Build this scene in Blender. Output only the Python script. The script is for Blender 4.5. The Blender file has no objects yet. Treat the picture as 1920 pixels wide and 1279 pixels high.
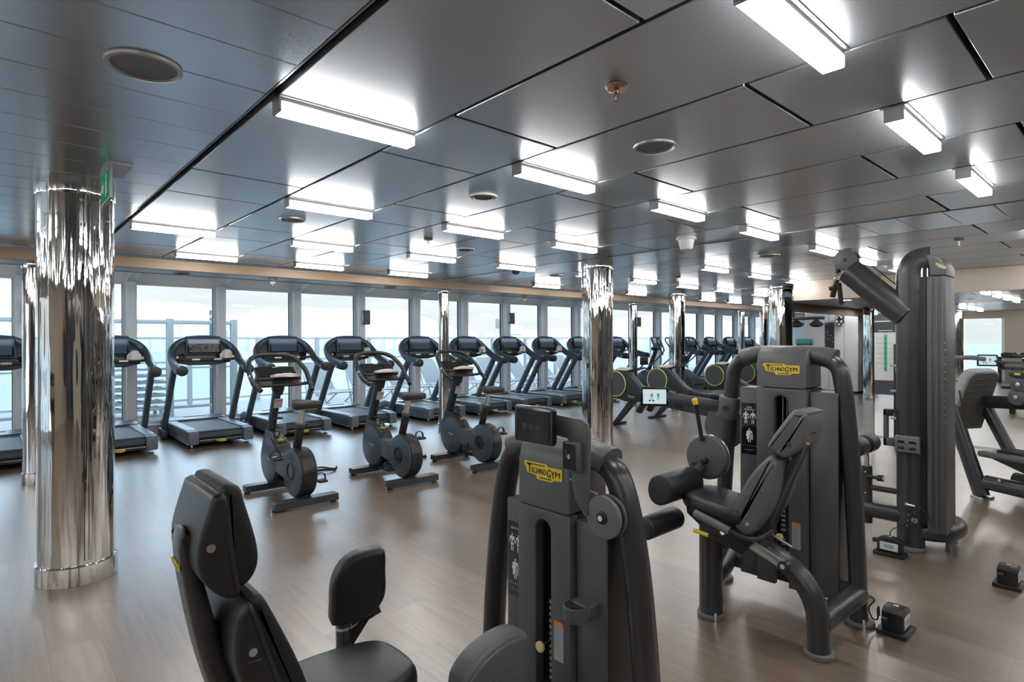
EXPOSURE, SKY_LOW, SKY_HIGH = 1.45, 0.40, 2.3
import bpy, bmesh, math, random
from mathutils import Vector, Matrix
random.seed(7)
sc = bpy.context.scene
COL = sc.collection
PI = math.pi
# ------------------------------------------------------------------ camera
F_PX, YAW, ROLL, CYP, CAMH = 1090.0, math.radians(42.05), math.radians(-0.18), 637.5, 1.53
_f = Vector((math.sin(YAW), math.cos(YAW), 0)); _r = Vector((math.cos(YAW), -math.sin(YAW), 0)); _u = Vector((0, 0, 1))
_c, _s = math.cos(ROLL), math.sin(ROLL)
_r, _u = _r*_c + _u*_s, _u*_c - _r*_s
def project(p):
    d = Vector(p) - Vector((0, 0, CAMH)); z = d.dot(_f)
    if z < 0.05: return None
    return 960 + F_PX*d.dot(_r)/z, CYP - F_PX*d.dot(_u)/z
def in_frame(p, m=0):
    q = project(p)
    return q is not None and -m < q[0] < 1920+m and -m < q[1] < 1279+m
cam = bpy.data.cameras.new('camera'); camo = bpy.data.objects.new('camera', cam); COL.objects.link(camo)
camo.matrix_world = Matrix(((_r.x, _u.x, -_f.x, 0), (_r.y, _u.y, -_f.y, 0), (_r.z, _u.z, -_f.z, CAMH), (0, 0, 0, 1)))
cam.sensor_width = 36; cam.lens = 36*F_PX/1920; cam.shift_y = -(639.5-CYP)/1920; cam.clip_start = 0.02; cam.clip_end = 5000
sc.camera = camo
# ------------------------------------------------------------------ materials
def newmat(name):
    m = bpy.data.materials.new(name); m.use_nodes = True; nt = m.node_tree; nt.nodes.clear()
    out = nt.nodes.new('ShaderNodeOutputMaterial')
    return m, nt, out
def N(nt, t, **k):
    n = nt.nodes.new(t)
    for a, v in k.items(): setattr(n, a, v)
    return n
def L(nt, a, b): nt.links.new(a, b)
def pbr(name, col, rough=0.5, metal=0.0, spec=0.5, bump=None, emis=None, estr=0, coat=0, rvar=0):
    m, nt, out = newmat(name)
    b = N(nt, 'ShaderNodeBsdfPrincipled'); L(nt, b.outputs[0], out.inputs[0])
    b.inputs['Base Color'].default_value = (*col, 1); b.inputs['Roughness'].default_value = rough
    b.inputs['Metallic'].default_value = metal; b.inputs['Specular IOR Level'].default_value = spec
    if coat: b.inputs['Coat Weight'].default_value = coat; b.inputs['Coat Roughness'].default_value = 0.1
    if emis: b.inputs['Emission Color'].default_value = (*emis, 1); b.inputs['Emission Strength'].default_value = estr
    tc = N(nt, 'ShaderNodeTexCoord')
    if bump:
        sca, stren, dist = bump
        n = N(nt, 'ShaderNodeTexNoise'); n.inputs['Scale'].default_value = sca; n.inputs['Detail'].default_value = 3
        L(nt, tc.outputs['Object'], n.inputs['Vector'])
        bp = N(nt, 'ShaderNodeBump'); bp.inputs['Strength'].default_value = stren; bp.inputs['Distance'].default_value = dist
        L(nt, n.outputs['Fac'], bp.inputs['Height']); L(nt, bp.outputs[0], b.inputs['Normal'])
    if rvar:
        n = N(nt, 'ShaderNodeTexNoise'); n.inputs['Scale'].default_value = 9; n.inputs['Detail'].default_value = 4
        L(nt, tc.outputs['Object'], n.inputs['Vector'])
        mr = N(nt, 'ShaderNodeMapRange'); mr.inputs['To Min'].default_value = rough-rvar; mr.inputs['To Max'].default_value = rough+rvar
        L(nt, n.outputs['Fac'], mr.inputs['Value']); L(nt, mr.outputs[0], b.inputs['Roughness'])
    return m
M = {}
M['shroud'] = pbr('shroud_grey_plastic', (0.088, 0.090, 0.093), 0.42, 0.0, 0.5, (900, 0.12, 0.0006), rvar=0.05)
M['frame'] = pbr('anthracite_powder_coat', (0.042, 0.042, 0.044), 0.29, 0.15, 0.5, (700, 0.1, 0.0005), rvar=0.04)
M['steel_blue'] = pbr('blue_grey_lacquer', (0.075, 0.098, 0.122), 0.34, 0.3, 0.5, rvar=0.04)
M['rower'] = pbr('dark_slate_lacquer', (0.040, 0.050, 0.062), 0.36, 0.2)
M['tm_side'] = pbr('treadmill_grey', (0.115, 0.14, 0.168), 0.36, 0.35, 0.5, rvar=0.04)
M['tm_rail'] = pbr('ribbed_light_rail', (0.30, 0.34, 0.38), 0.38, 0.5, 0.5)
M['tm_belt'] = pbr('running_belt_rubber', (0.030, 0.036, 0.044), 0.55, 0.0, 0.4, (300, 0.2, 0.0008))
M['black'] = pbr('black_plastic', (0.012, 0.012, 0.013), 0.38, 0, 0.5, rvar=0.06)
M['blackgloss'] = pbr('black_gloss', (0.008, 0.009, 0.011), 0.10, 0, 0.5)
M['rubber'] = pbr('black_rubber', (0.018, 0.018, 0.019), 0.7, 0, 0.3)
M['vinyl'] = pbr('black_vinyl', (0.017, 0.017, 0.018), 0.40, 0, 0.5, (260, 0.10, 0.0012))
M['vinylgrey'] = pbr('grey_vinyl', (0.115, 0.118, 0.122), 0.45, 0, 0.5, (260, 0.10, 0.0012))
M['vinylside'] = pbr('black_mesh_vinyl', (0.009, 0.0095, 0.011), 0.55, 0, 0.4, (900, 0.3, 0.001))
M['padlight'] = pbr('light_grey_pad', (0.34, 0.35, 0.36), 0.5, 0, 0.4)
M['padrib'] = pbr('ribbed_rubber', (0.10, 0.098, 0.092), 0.6, 0, 0.4)
M['grip'] = pbr('grey_grip', (0.15, 0.15, 0.155), 0.6)
M['alu'] = pbr('aluminium', (0.62, 0.62, 0.62), 0.3, 1.0)
M['alugrey'] = pbr('grey_anodised', (0.34, 0.335, 0.33), 0.4, 0.7)
M['steel'] = pbr('bright_steel', (0.8, 0.8, 0.8), 0.16, 1.0)
M['copper'] = pbr('copper_tone', (0.45, 0.30, 0.22), 0.25, 1.0)
M['yellow'] = pbr('yellow_plastic', (0.78, 0.55, 0.035), 0.4)
M['paleyellow'] = pbr('pale_yellow', (0.72, 0.62, 0.30), 0.4)
M['green'] = pbr('lime_ring', (0.62, 0.78, 0.18), 0.4)
M['white'] = pbr('white_paint', (0.72, 0.72, 0.71), 0.5)
M['textwhite'] = pbr('white_print', (0.75, 0.76, 0.77), 0.5)
M['red'] = pbr('red_print', (0.62, 0.05, 0.06), 0.5)
M['orange'] = pbr('orange_print', (0.75, 0.20, 0.03), 0.5)
M['label'] = pbr('grey_label', (0.36, 0.36, 0.36), 0.5)
M['paper'] = pbr('pale_label', (0.62, 0.62, 0.60), 0.5)
M['cloth'] = pbr('white_terry', (0.68, 0.62, 0.60), 0.9, 0, 0.2, (160, 0.5, 0.004))
M['beige'] = pbr('beige_wall', (0.46, 0.40, 0.335), 0.6, 0, 0.3, (60, 0.04, 0.001))
M['fascia'] = pbr('oak_fascia', (0.34, 0.245, 0.165), 0.45, 0, 0.4, (40, 0.04, 0.001))
M['soffit'] = pbr('soffit_paint', (0.36, 0.42, 0.46), 0.4, 0, 0.4)
M['speakergrille'] = pbr('grey_speaker_mesh', (0.20, 0.20, 0.205), 0.55, 0.6)
M['winframe'] = pbr('window_frame_paint', (0.62, 0.64, 0.66), 0.4, 0.0, 0.5)
M['void'] = pbr('dark_gap', (0.012, 0.013, 0.015), 0.7)
M['wallwhite'] = pbr('white_wall', (0.72, 0.74, 0.77), 0.55)
M['darkpanel'] = pbr('dark_brown_panelling', (0.055, 0.042, 0.034), 0.35)
M['darkdoor'] = pbr('dark_door', (0.06, 0.07, 0.085), 0.5)
M['teal'] = pbr('teal_upholstery', (0.05, 0.30, 0.26), 0.5)
M['mirror'] = pbr('mirror_glass', (0.90, 0.91, 0.90), 0.0, 1.0)
M['greenbar'] = pbr('green_print', (0.10, 0.48, 0.26), 0.5)
M['deckgrey'] = pbr('deck_boards', (0.34, 0.335, 0.32), 0.5, 0, 0.3, (14, 0.1, 0.004))
M['railpaint'] = pbr('rail_paint', (0.40, 0.42, 0.43), 0.45)
M['railgrey'] = pbr('grey_post_paint', (0.24, 0.265, 0.29), 0.45)
M['sling'] = pbr('lounger_sling', (0.33, 0.345, 0.355), 0.7)
M['loungerwhite'] = pbr('lounger_frame', (0.62, 0.62, 0.61), 0.4)
M['city'] = pbr('pale_concrete', (0.80, 0.79, 0.77), 0.8)
M['hill'] = pbr('haze_toned_hillside', (0.66, 0.66, 0.60), 0.9)  # distance haze is put into this pale hill colour
M['sea'] = pbr('sea_water', (0.50, 0.50, 0.48), 0.7)

def chrome_mat():
    m, nt, out = newmat('polished_chrome')
    b = N(nt, 'ShaderNodeBsdfPrincipled'); L(nt, b.outputs[0], out.inputs[0])
    b.inputs['Base Color'].default_value = (0.66, 0.65, 0.64, 1); b.inputs['Metallic'].default_value = 1; b.inputs['Roughness'].default_value = 0.03
    tc = N(nt, 'ShaderNodeTexCoord'); mp = N(nt, 'ShaderNodeMapping'); mp.inputs['Scale'].default_value = (15, 15, 0.9)
    n = N(nt, 'ShaderNodeTexNoise'); n.inputs['Scale'].default_value = 1.0; n.inputs['Detail'].default_value = 1.5
    L(nt, tc.outputs['Object'], mp.inputs[0]); L(nt, mp.outputs[0], n.inputs['Vector'])
    bp = N(nt, 'ShaderNodeBump'); bp.inputs['Strength'].default_value = 0.9; bp.inputs['Distance'].default_value = 0.016
    L(nt, n.outputs['Fac'], bp.inputs['Height']); L(nt, bp.outputs[0], b.inputs['Normal'])
    return m
M['chrome'] = chrome_mat()

def floor_mat():
    m, nt, out = newmat('vinyl_wood_planks')
    b = N(nt, 'ShaderNodeBsdfPrincipled'); L(nt, b.outputs[0], out.inputs[0])
    tc = N(nt, 'ShaderNodeTexCoord'); mp = N(nt, 'ShaderNodeMapping'); mp.inputs['Rotation'].default_value = (0, 0, PI/2)
    L(nt, tc.outputs['Object'], mp.inputs[0])
    br = N(nt, 'ShaderNodeTexBrick'); br.offset = 0.37; br.squash = 1
    for k, v in (('Scale', 1.0), ('Mortar Size', 0.0012), ('Mortar Smooth', 0.3), ('Bias', 0.0), ('Brick Width', 1.22), ('Row Height', 0.215)): br.inputs[k].default_value = v
    br.inputs['Color1'].default_value = (0, 0, 0, 1); br.inputs['Color2'].default_value = (1, 1, 1, 1); br.inputs['Mortar'].default_value = (0.5, 0.5, 0.5, 1)
    L(nt, mp.outputs[0], br.inputs['Vector'])
    # grain: noise stretched along Y
    mg = N(nt, 'ShaderNodeMapping'); mg.inputs['Scale'].default_value = (30, 1.6, 1)
    add = N(nt, 'ShaderNodeVectorMath', operation='ADD'); sca = N(nt, 'ShaderNodeVectorMath', operation='SCALE'); sca.inputs['Scale'].default_value = 13.0
    L(nt, br.outputs['Color'], sca.inputs[0]); L(nt, tc.outputs['Object'], mg.inputs[0]); L(nt, mg.outputs[0], add.inputs[0]); L(nt, sca.outputs[0], add.inputs[1])
    g = N(nt, 'ShaderNodeTexNoise'); g.inputs['Scale'].default_value = 1; g.inputs['Detail'].default_value = 6; g.inputs['Roughness'].default_value = 0.62; g.inputs['Distortion'].default_value = 0.5
    L(nt, add.outputs[0], g.inputs['Vector'])
    cr = N(nt, 'ShaderNodeValToRGB'); e = cr.color_ramp.elements
    e[0].position = 0.28; e[0].color = (0.130, 0.088, 0.058, 1); e[1].position = 0.72; e[1].color = (0.262, 0.194, 0.136, 1)
    x = cr.color_ramp.elements.new(0.5); x.color = (0.198, 0.143, 0.097, 1)
    L(nt, g.outputs['Fac'], cr.inputs[0])
    hsv = N(nt, 'ShaderNodeHueSaturation'); mr = N(nt, 'ShaderNodeMapRange'); mr.inputs['To Min'].default_value = 0.78; mr.inputs['To Max'].default_value = 1.18
    sp = N(nt, 'ShaderNodeSeparateColor'); L(nt, br.outputs['Color'], sp.inputs[0]); L(nt, sp.outputs[0], mr.inputs['Value'])
    L(nt, mr.outputs[0], hsv.inputs['Value']); L(nt, cr.outputs[0], hsv.inputs['Color'])
    mx = N(nt, 'ShaderNodeMix', data_type='RGBA'); mx.inputs['B'].default_value = (0.06, 0.045, 0.035, 1)
    L(nt, br.outputs['Fac'], mx.inputs['Factor']); L(nt, hsv.outputs[0], mx.inputs['A']); L(nt, mx.outputs['Result'], b.inputs['Base Color'])
    r2 = N(nt, 'ShaderNodeMapRange'); r2.inputs['To Min'].default_value = 0.27; r2.inputs['To Max'].default_value = 0.40
    L(nt, g.outputs['Fac'], r2.inputs['Value']); L(nt, r2.outputs[0], b.inputs['Roughness'])
    bp = N(nt, 'ShaderNodeBump'); bp.inputs['Strength'].default_value = 0.18; bp.inputs['Distance'].default_value = 0.002
    L(nt, g.outputs['Fac'], bp.inputs['Height']); L(nt, bp.outputs[0], b.inputs['Normal'])
    b.inputs['Specular IOR Level'].default_value = 0.8; b.inputs['Coat Weight'].default_value = 1.0; b.inputs['Coat Roughness'].default_value = 0.30; b.inputs['Coat IOR'].default_value = 1.75
    return m
M['floor'] = floor_mat()

def ceil_mat(name, col, rough, perf):
    m, nt, out = newmat(name)
    b = N(nt, 'ShaderNodeBsdfPrincipled'); L(nt, b.outputs[0], out.inputs[0])
    b.inputs['Metallic'].default_value = 0.85; b.inputs['Roughness'].default_value = rough
    tc = N(nt, 'ShaderNodeTexCoord')
    n = N(nt, 'ShaderNodeTexNoise'); n.inputs['Scale'].default_value = 2.2; n.inputs['Detail'].default_value = 1
    L(nt, tc.outputs['Object'], n.inputs['Vector'])
    bp = N(nt, 'ShaderNodeBump'); bp.inputs['Strength'].default_value = 0.10; bp.inputs['Distance'].default_value = 0.012
    L(nt, n.outputs['Fac'], bp.inputs['Height'])
    b.inputs['Base Color'].default_value = (*col, 1)
    if perf:
        mp = N(nt, 'ShaderNodeMapping'); mp.inputs['Scale'].default_value = (165, 165, 165)
        v = N(nt, 'ShaderNodeTexVoronoi'); v.inputs['Randomness'].default_value = 0.0; v.inputs['Scale'].default_value = 1.0
        L(nt, tc.outputs['Object'], mp.inputs[0]); L(nt, mp.outputs[0], v.inputs['Vector'])
        mr = N(nt, 'ShaderNodeMapRange'); mr.inputs['From Min'].default_value = 0.22; mr.inputs['From Max'].default_value = 0.36
        L(nt, v.outputs['Distance'], mr.inputs['Value'])
        mx = N(nt, 'ShaderNodeMix', data_type='RGBA'); mx.inputs['A'].default_value = (col[0]*0.3, col[1]*0.3, col[2]*0.3, 1); mx.inputs['B'].default_value = (*col, 1)
        L(nt, mr.outputs[0], mx.inputs['Factor']); L(nt, mx.outputs['Result'], b.inputs['Base Color'])
    L(nt, bp.outputs[0], b.inputs['Normal'])
    return m
M['ceilpanel'] = ceil_mat('brushed_metal_panel', (0.42, 0.465, 0.52), 0.29, False)
M['ceilperf'] = ceil_mat('perforated_metal_panel', (0.45, 0.48, 0.52), 0.36, True)
M['ceilstrip'] = ceil_mat('linear_metal_strip', (0.43, 0.485, 0.55), 0.24, False)

def glass_mat(name, tint, refl):
    m, nt, out = newmat(name)
    t = N(nt, 'ShaderNodeBsdfTransparent'); t.inputs[0].default_value = (*tint, 1)
    g = N(nt, 'ShaderNodeBsdfGlossy'); g.inputs['Roughness'].default_value = 0.0
    fr = N(nt, 'ShaderNodeFresnel'); fr.inputs[0].default_value = refl
    gm = N(nt, 'ShaderNodeNewGeometry'); ml = N(nt, 'ShaderNodeMath', operation='MULTIPLY_ADD'); ml.inputs[1].default_value = -1; ml.inputs[2].default_value = 1; L(nt, gm.outputs['Backfacing'], ml.inputs[0])
    fm = N(nt, 'ShaderNodeMath', operation='MULTIPLY'); L(nt, fr.outputs[0], fm.inputs[0]); L(nt, ml.outputs[0], fm.inputs[1])   # the far face of the pane adds no second reflection
    mx = N(nt, 'ShaderNodeMixShader'); L(nt, fm.outputs[0], mx.inputs[0]); L(nt, t.outputs[0], mx.inputs[1]); L(nt, g.outputs[0], mx.inputs[2]); L(nt, mx.outputs[0], out.inputs[0])
    return m
M['glass'] = glass_mat('window_glass', (0.95, 0.97, 0.975), 1.3)
M['railglass'] = glass_mat('rail_glass', (0.90, 0.925, 0.935), 1.2)

def emis_mat(name, col, s):
    m, nt, out = newmat(name); e = N(nt, 'ShaderNodeEmission'); e.inputs[0].default_value = (*col, 1); e.inputs[1].default_value = s
    L(nt, e.outputs[0], out.inputs[0]); return m
M['lamp'] = emis_mat('lamp_diffuser', (1.0, 0.975, 0.95), 13.0)
M['downlight'] = emis_mat('downlight_lens', (1.0, 0.97, 0.94), 130.0)
M['screen_on'] = emis_mat('lit_screen', (0.62, 0.80, 0.82), 0.33)
M['screen_dim'] = pbr('dark_screen', (0.012, 0.018, 0.026), 0.08, 0, 0.5, emis=(0.10, 0.16, 0.22), estr=0.10)
M['screen_off'] = pbr('idle_screen', (0.02, 0.021, 0.022), 0.06, 0, 0.5)
M['exitgreen'] = emis_mat('exit_sign_green', (0.02, 0.20, 0.09), 0.3)
def picture_mat():
    m, nt, out = newmat('screen_picture')
    tc = N(nt, 'ShaderNodeTexCoord'); v = N(nt, 'ShaderNodeTexVoronoi'); v.inputs['Scale'].default_value = 38
    L(nt, tc.outputs['Object'], v.inputs['Vector'])
    hsv = N(nt, 'ShaderNodeHueSaturation'); hsv.inputs['Saturation'].default_value = 0.30; hsv.inputs['Value'].default_value = 0.12; L(nt, v.outputs['Color'], hsv.inputs['Color'])
    e = N(nt, 'ShaderNodeEmission'); e.inputs[1].default_value = 0.35; L(nt, hsv.outputs[0], e.inputs[0])
    g = N(nt, 'ShaderNodeBsdfGlossy'); g.inputs['Roughness'].default_value = 0.05
    mx = N(nt, 'ShaderNodeMixShader'); mx.inputs[0].default_value = 0.08; L(nt, e.outputs[0], mx.inputs[1]); L(nt, g.outputs[0], mx.inputs[2]); L(nt, mx.outputs[0], out.inputs[0])
    return m
M['picture'] = picture_mat()
def dotted_mat():
    m, nt, out = newmat('dotted_dark_print')
    b = N(nt, 'ShaderNodeBsdfPrincipled'); L(nt, b.outputs[0], out.inputs[0])
    tc = N(nt, 'ShaderNodeTexCoord'); v = N(nt, 'ShaderNodeTexVoronoi'); v.inputs['Scale'].default_value = 14; L(nt, tc.outputs['Object'], v.inputs['Vector'])
    r = N(nt, 'ShaderNodeValToRGB'); r.color_ramp.elements[0].position = 0.16; r.color_ramp.elements[0].color = (0.35, 0.38, 0.42, 1); r.color_ramp.elements[1].position = 0.3; r.color_ramp.elements[1].color = (0.03, 0.036, 0.05, 1)
    L(nt, v.outputs['Distance'], r.inputs[0]); L(nt, r.outputs[0], b.inputs['Base Color']); return m
M['dotted'] = dotted_mat()
# ------------------------------------------------------------------ mesh builder
def RX(a): return Matrix.Rotation(a, 4, 'X')
def RY(a): return Matrix.Rotation(a, 4, 'Y')
def RZ(a): return Matrix.Rotation(a, 4, 'Z')
def T(x, y=0, z=0): return Matrix.Translation((x, y, z))
class MB:
    def __init__(s): s.v = []; s.f = []; s.m = []; s.mats = []
    def mi(s, mat):
        if mat not in s.mats: s.mats.append(mat)
        return s.mats.index(mat)
    def add(s, vs, fs, mat, X=None):
        o = len(s.v); i = s.mi(mat)
        for v in vs:
            v = Vector(v); s.v.append(tuple(X @ v) if X is not None else tuple(v))
        for f in fs: s.f.append([a+o for a in f]); s.m.append(i)
        return s
    def frombm(s, bm, mat, X=None):
        bm.verts.index_update()
        s.add([v.co.copy() for v in bm.verts], [[v.index for v in f.verts] for f in bm.faces], mat, X); bm.free(); return s
    def box(s, c, d, mat, bev=0.0, seg=2, X=None):
        bm = bmesh.new(); bmesh.ops.create_cube(bm, size=1)
        for v in bm.verts: v.co = Vector((v.co.x*d[0], v.co.y*d[1], v.co.z*d[2]))
        if bev > 0: bmesh.ops.bevel(bm, geom=list(bm.edges), offset=min(bev, min(d)*0.49), segments=seg, affect='EDGES', profile=0.5)
        W = T(*c)
        return s.frombm(bm, mat, (X @ W) if X is not None else W)
    def span(s, a, b, mat, bev=0.0, seg=2, X=None):
        return s.box([(p+q)/2 for p, q in zip(a, b)], [abs(q-p) for p, q in zip(a, b)], mat, bev, seg, X)
    def prism(s, poly, ax, lo, hi, mat, bev=0.0, seg=2, X=None):
        bm = bmesh.new()
        def P(u, v, w): return {'x': (w, u, v), 'y': (u, w, v), 'z': (u, v, w)}[ax]
        A = [bm.verts.new(P(u, v, lo)) for u, v in poly]; B = [bm.verts.new(P(u, v, hi)) for u, v in poly]
        n = len(poly); fa = bm.faces.new(A[::-1]); fb = bm.faces.new(B)
        for i in range(n): bm.faces.new((A[i], A[(i+1) % n], B[(i+1) % n], B[i]))
        bmesh.ops.recalc_face_normals(bm, faces=bm.faces)
        if bev > 0: bmesh.ops.bevel(bm, geom=list(set(list(fa.edges)+list(fb.edges))), offset=bev, segments=seg, affect='EDGES', profile=0.5)
        big = [f for f in bm.faces if len(f.verts) > 4]
        if big: bmesh.ops.triangulate(bm, faces=big)
        return s.frombm(bm, mat, X)
    def tube(s, path, r, mat, ry=None, seg=12, up=None, caps=True, X=None, closed=False):
        ps = [Vector(p) for p in path]; n = len(ps); vs = []; fs = []
        rr = r if isinstance(r, (list, tuple)) else [r]*n
        ryy = ry if isinstance(ry, (list, tuple)) else [ry if ry is not None else None]*n
        tan = []
        for i in range(n):
            if closed: t = ps[(i+1) % n]-ps[i-1]
            else: t = ps[min(i+1, n-1)]-ps[max(i-1, 0)]
            tan.append(t.normalized())
        u = Vector(up) if up is not None else (Vector((0, 0, 1)) if abs(tan[0].z) < 0.9 else Vector((0, 1, 0)))
        for i in range(n):
            t = tan[i]; u = (u - t*u.dot(t)); u.normalize(); w = t.cross(u)
            for k in range(seg):
                a = 2*PI*k/seg; b = ryy[i] if ryy[i] is not None else rr[i]
                vs.append(ps[i] + w*(math.cos(a)*rr[i]) + u*(math.sin(a)*b))
        m = n if closed else n-1
        for i in range(m):
            for k in range(seg):
                a = i*seg+k; b = i*seg+(k+1) % seg; j = ((i+1) % n)*seg
                fs.append((a, b, j+(k+1) % seg, j+k))
        if caps and not closed: fs.append(tuple(range(seg))[::-1]); fs.append(tuple((n-1)*seg+k for k in range(seg)))
        return s.add(vs, fs, mat, X)
    def cyl(s, a, b, r, mat, seg=20, r2=None, bev=0, X=None):
        a, b = Vector(a), Vector(b); d = (b-a); l = d.length; d.normalize()
        if bev <= 0: return s.tube([a, b], [r, r2 if r2 is not None else r], mat, seg=seg, X=X)
        e = [0, .3, 1]; P = []; R = []
        for k in range(4): q = k/3*PI/2; P.append(a+d*bev*(1-math.sin(q))); R.append(r-bev+bev*math.cos(q))
        P.reverse(); R.reverse()
        P = [a+d*bev*(1-math.sin(PI/2-k/3*PI/2)) for k in range(4)]; R = [r-bev*(1-math.cos(PI/2-k/3*PI/2)) for k in range(4)]
        r2 = r if r2 is None else r2
        Q = [b-d*bev*(1-math.sin(k/3*PI/2)) for k in range(4)]; S = [r2-bev*(1-math.cos(k/3*PI/2)) for k in range(4)]
        return s.tube(P+Q, R+S, mat, seg=seg, X=X)
    def lathe(s, prof, mat, seg=32, X=None, caps=True):
        vs = []; fs = []; n = len(prof)
        for r, z in prof:
            for k in range(seg): a = 2*PI*k/seg; vs.append((r*math.cos(a), r*math.sin(a), z))
        for i in range(n-1):
            for k in range(seg): fs.append((i*seg+k, i*seg+(k+1) % seg, (i+1)*seg+(k+1) % seg, (i+1)*seg+k))
        if caps and prof[0][0] > 1e-6: fs.append(tuple(range(seg))[::-1])
        if caps and prof[-1][0] > 1e-6: fs.append(tuple((n-1)*seg+k for k in range(seg)))
        return s.add(vs, fs, mat, X)
    def torus(s, c, R, r, mat, n1=32, n2=8, X=None, sx=1.0):
        W = T(*c) if X is None else X @ T(*c)
        return s.tube([(R*sx*math.cos(2*PI*i/n1), R*math.sin(2*PI*i/n1), 0) for i in range(n1)], r, mat, seg=n2, up=(0, 0, 1), closed=True, X=W)
    def poly(s, pts, mat, X=None): return s.add(pts, [tuple(range(len(pts)))], mat, X)
    def build(s, name, parent=None, org=None, loc=None, sharp=38):
        me = bpy.data.meshes.new(name)
        o3 = Vector(org) if org is not None else Vector((0, 0, 0))
        me.from_pydata([tuple(Vector(v)-o3) for v in s.v], [], s.f)
        for m in s.mats: me.materials.append(M[m])
        me.polygons.foreach_set('material_index', s.m); me.polygons.foreach_set('use_smooth', [True]*len(s.f))
        me.update()
        bm = bmesh.new(); bm.from_mesh(me); bmesh.ops.recalc_face_normals(bm, faces=bm.faces); bm.to_mesh(me); bm.free()
        me.set_sharp_from_angle(angle=math.radians(sharp))
        ob = bpy.data.objects.new(name, me); COL.objects.link(ob)
        if parent is not None: ob.parent = parent
        if loc is not None: ob.location = loc
        elif org is not None and parent is None: ob.location = org
        return ob
def fillet(pts, r, n=5):
    P = [Vector(p) for p in pts]; out = [P[0]]
    for i in range(1, len(P)-1):
        a = (P[i-1]-P[i]); b = (P[i+1]-P[i]); d = min(r, a.length*0.49, b.length*0.49)
        p = P[i]+a.normalized()*d; q = P[i]+b.normalized()*d
        for k in range(n+1):
            t = k/n; out.append(p*(1-t)**2 + P[i]*2*t*(1-t) + q*t*t)
    out.append(P[-1]); return out
def spline(pts, n=6):
    P = [Vector(p) for p in pts]; out = []
    for i in range(len(P)-1):
        p0 = P[max(i-1, 0)]; p1 = P[i]; p2 = P[i+1]; p3 = P[min(i+2, len(P)-1)]
        for k in range(n):
            t = k/n; out.append(0.5*((2*p1)+(p2-p0)*t+(2*p0-5*p1+4*p2-p3)*t*t+(3*p1-p0-3*p2+p3)*t**3))
    out.append(P[-1]); return out
def rpoly(w, h, r, n=5, cx=0, cy=0):
    out = []
    for sx, sy, a0 in ((1, 1, 0), (-1, 1, PI/2), (-1, -1, PI), (1, -1, 1.5*PI)):
        for k in range(n+1):
            a = a0 + k/n*PI/2; out.append((cx+sx*(w/2-r)+r*math.cos(a), cy+sy*(h/2-r)+r*math.sin(a)))
    return out
def cs(poly, n=4):
    """closed Catmull-Rom smoothing of a 2D outline"""
    P = [Vector((p[0], p[1], 0)) for p in poly]; N_ = len(P); out = []
    for i in range(N_):
        p0, p1, p2, p3 = P[i-1], P[i], P[(i+1) % N_], P[(i+2) % N_]
        for k in range(n):
            t = k/n; q = 0.5*((2*p1)+(p2-p0)*t+(2*p0-5*p1+4*p2-p3)*t*t+(3*p1-p0-3*p2+p3)*t**3); out.append((q.x, q.y))
    return out
def circ(r, n=40, cx=0, cy=0): return [(cx+r*math.cos(2*PI*k/n), cy+r*math.sin(2*PI*k/n)) for k in range(n)]
def frame_matrix(o, ex, ey, ez):
    return Matrix(((ex[0], ey[0], ez[0], o[0]), (ex[1], ey[1], ez[1], o[1]), (ex[2], ey[2], ez[2], o[2]), (0, 0, 0, 1)))
# ------------------------------------------------------------------ naming helpers
def tag(o, label, cat, group=None, kind=None):
    o['label'] = label; o['category'] = cat
    if group: o['group'] = group
    if kind: o['kind'] = kind
    return o
def thing(name, loc, label, cat, group=None, rz=0.0):
    o = bpy.data.objects.new(name, None); COL.objects.link(o); o.empty_display_size = 0.1
    o.location = loc; o.rotation_euler = (0, 0, rz); return tag(o, label, cat, group)
def struct(o): o['kind'] = 'structure'; return o
def kids(o): return [c for c in COL.objects if c.parent == o]
def copy_tree(o, parent=None):
    c = o.copy(); COL.objects.link(c)
    if parent is not None: c.parent = parent
    for k in kids(o): copy_tree(k, c)
    return c
def dup(o, loc, label, group=None, rz=None):
    c = copy_tree(o); c.location = loc; c['label'] = label
    if group: c['group'] = group
    if rz is not None: c.rotation_euler = (0, 0, rz)
    return c
_txt = {}
def text_mesh(body):
    if body not in _txt:
        cu = bpy.data.curves.new('lettering', 'FONT'); cu.body = body; cu.size = 1.0; cu.resolution_u = 2
        ob = bpy.data.objects.new('lettering', cu); me = bpy.data.meshes.new_from_object(ob)
        vs = [tuple(v.co) for v in me.vertices]; fs = [tuple(p.vertices) for p in me.polygons]
        bpy.data.meshes.remove(me); bpy.data.objects.remove(ob); bpy.data.curves.remove(cu)
        xs = [v[0] for v in vs]; ys = [v[1] for v in vs]
        _txt[body] = (vs, fs, min(xs), max(xs), min(ys), max(ys))
    return _txt[body]
def add_text(mb, body, w, h, X, mat='textwhite', cx=0, cy=0, dz=0.001):
    """lettering fitted into a w x h box centred at cx, cy in the plane of X (local x right, y up, z out)"""
    vs, fs, x0, x1, y0, y1 = text_mesh(body)
    sx = w/(x1-x0); sy = h/(y1-y0)
    mb.add([((v[0]-(x0+x1)/2)*sx+cx, (v[1]-(y0+y1)/2)*sy+cy, dz) for v in vs], fs, mat, X)
LOGO = [(0, 1), (.58, 1), (.64, .87), (1, .87), (1, .17), (.79, .12), (.75, 0), (.36, 0), (.31, .24), (.08, .30), (.04, .66), (0, .74)]
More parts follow.
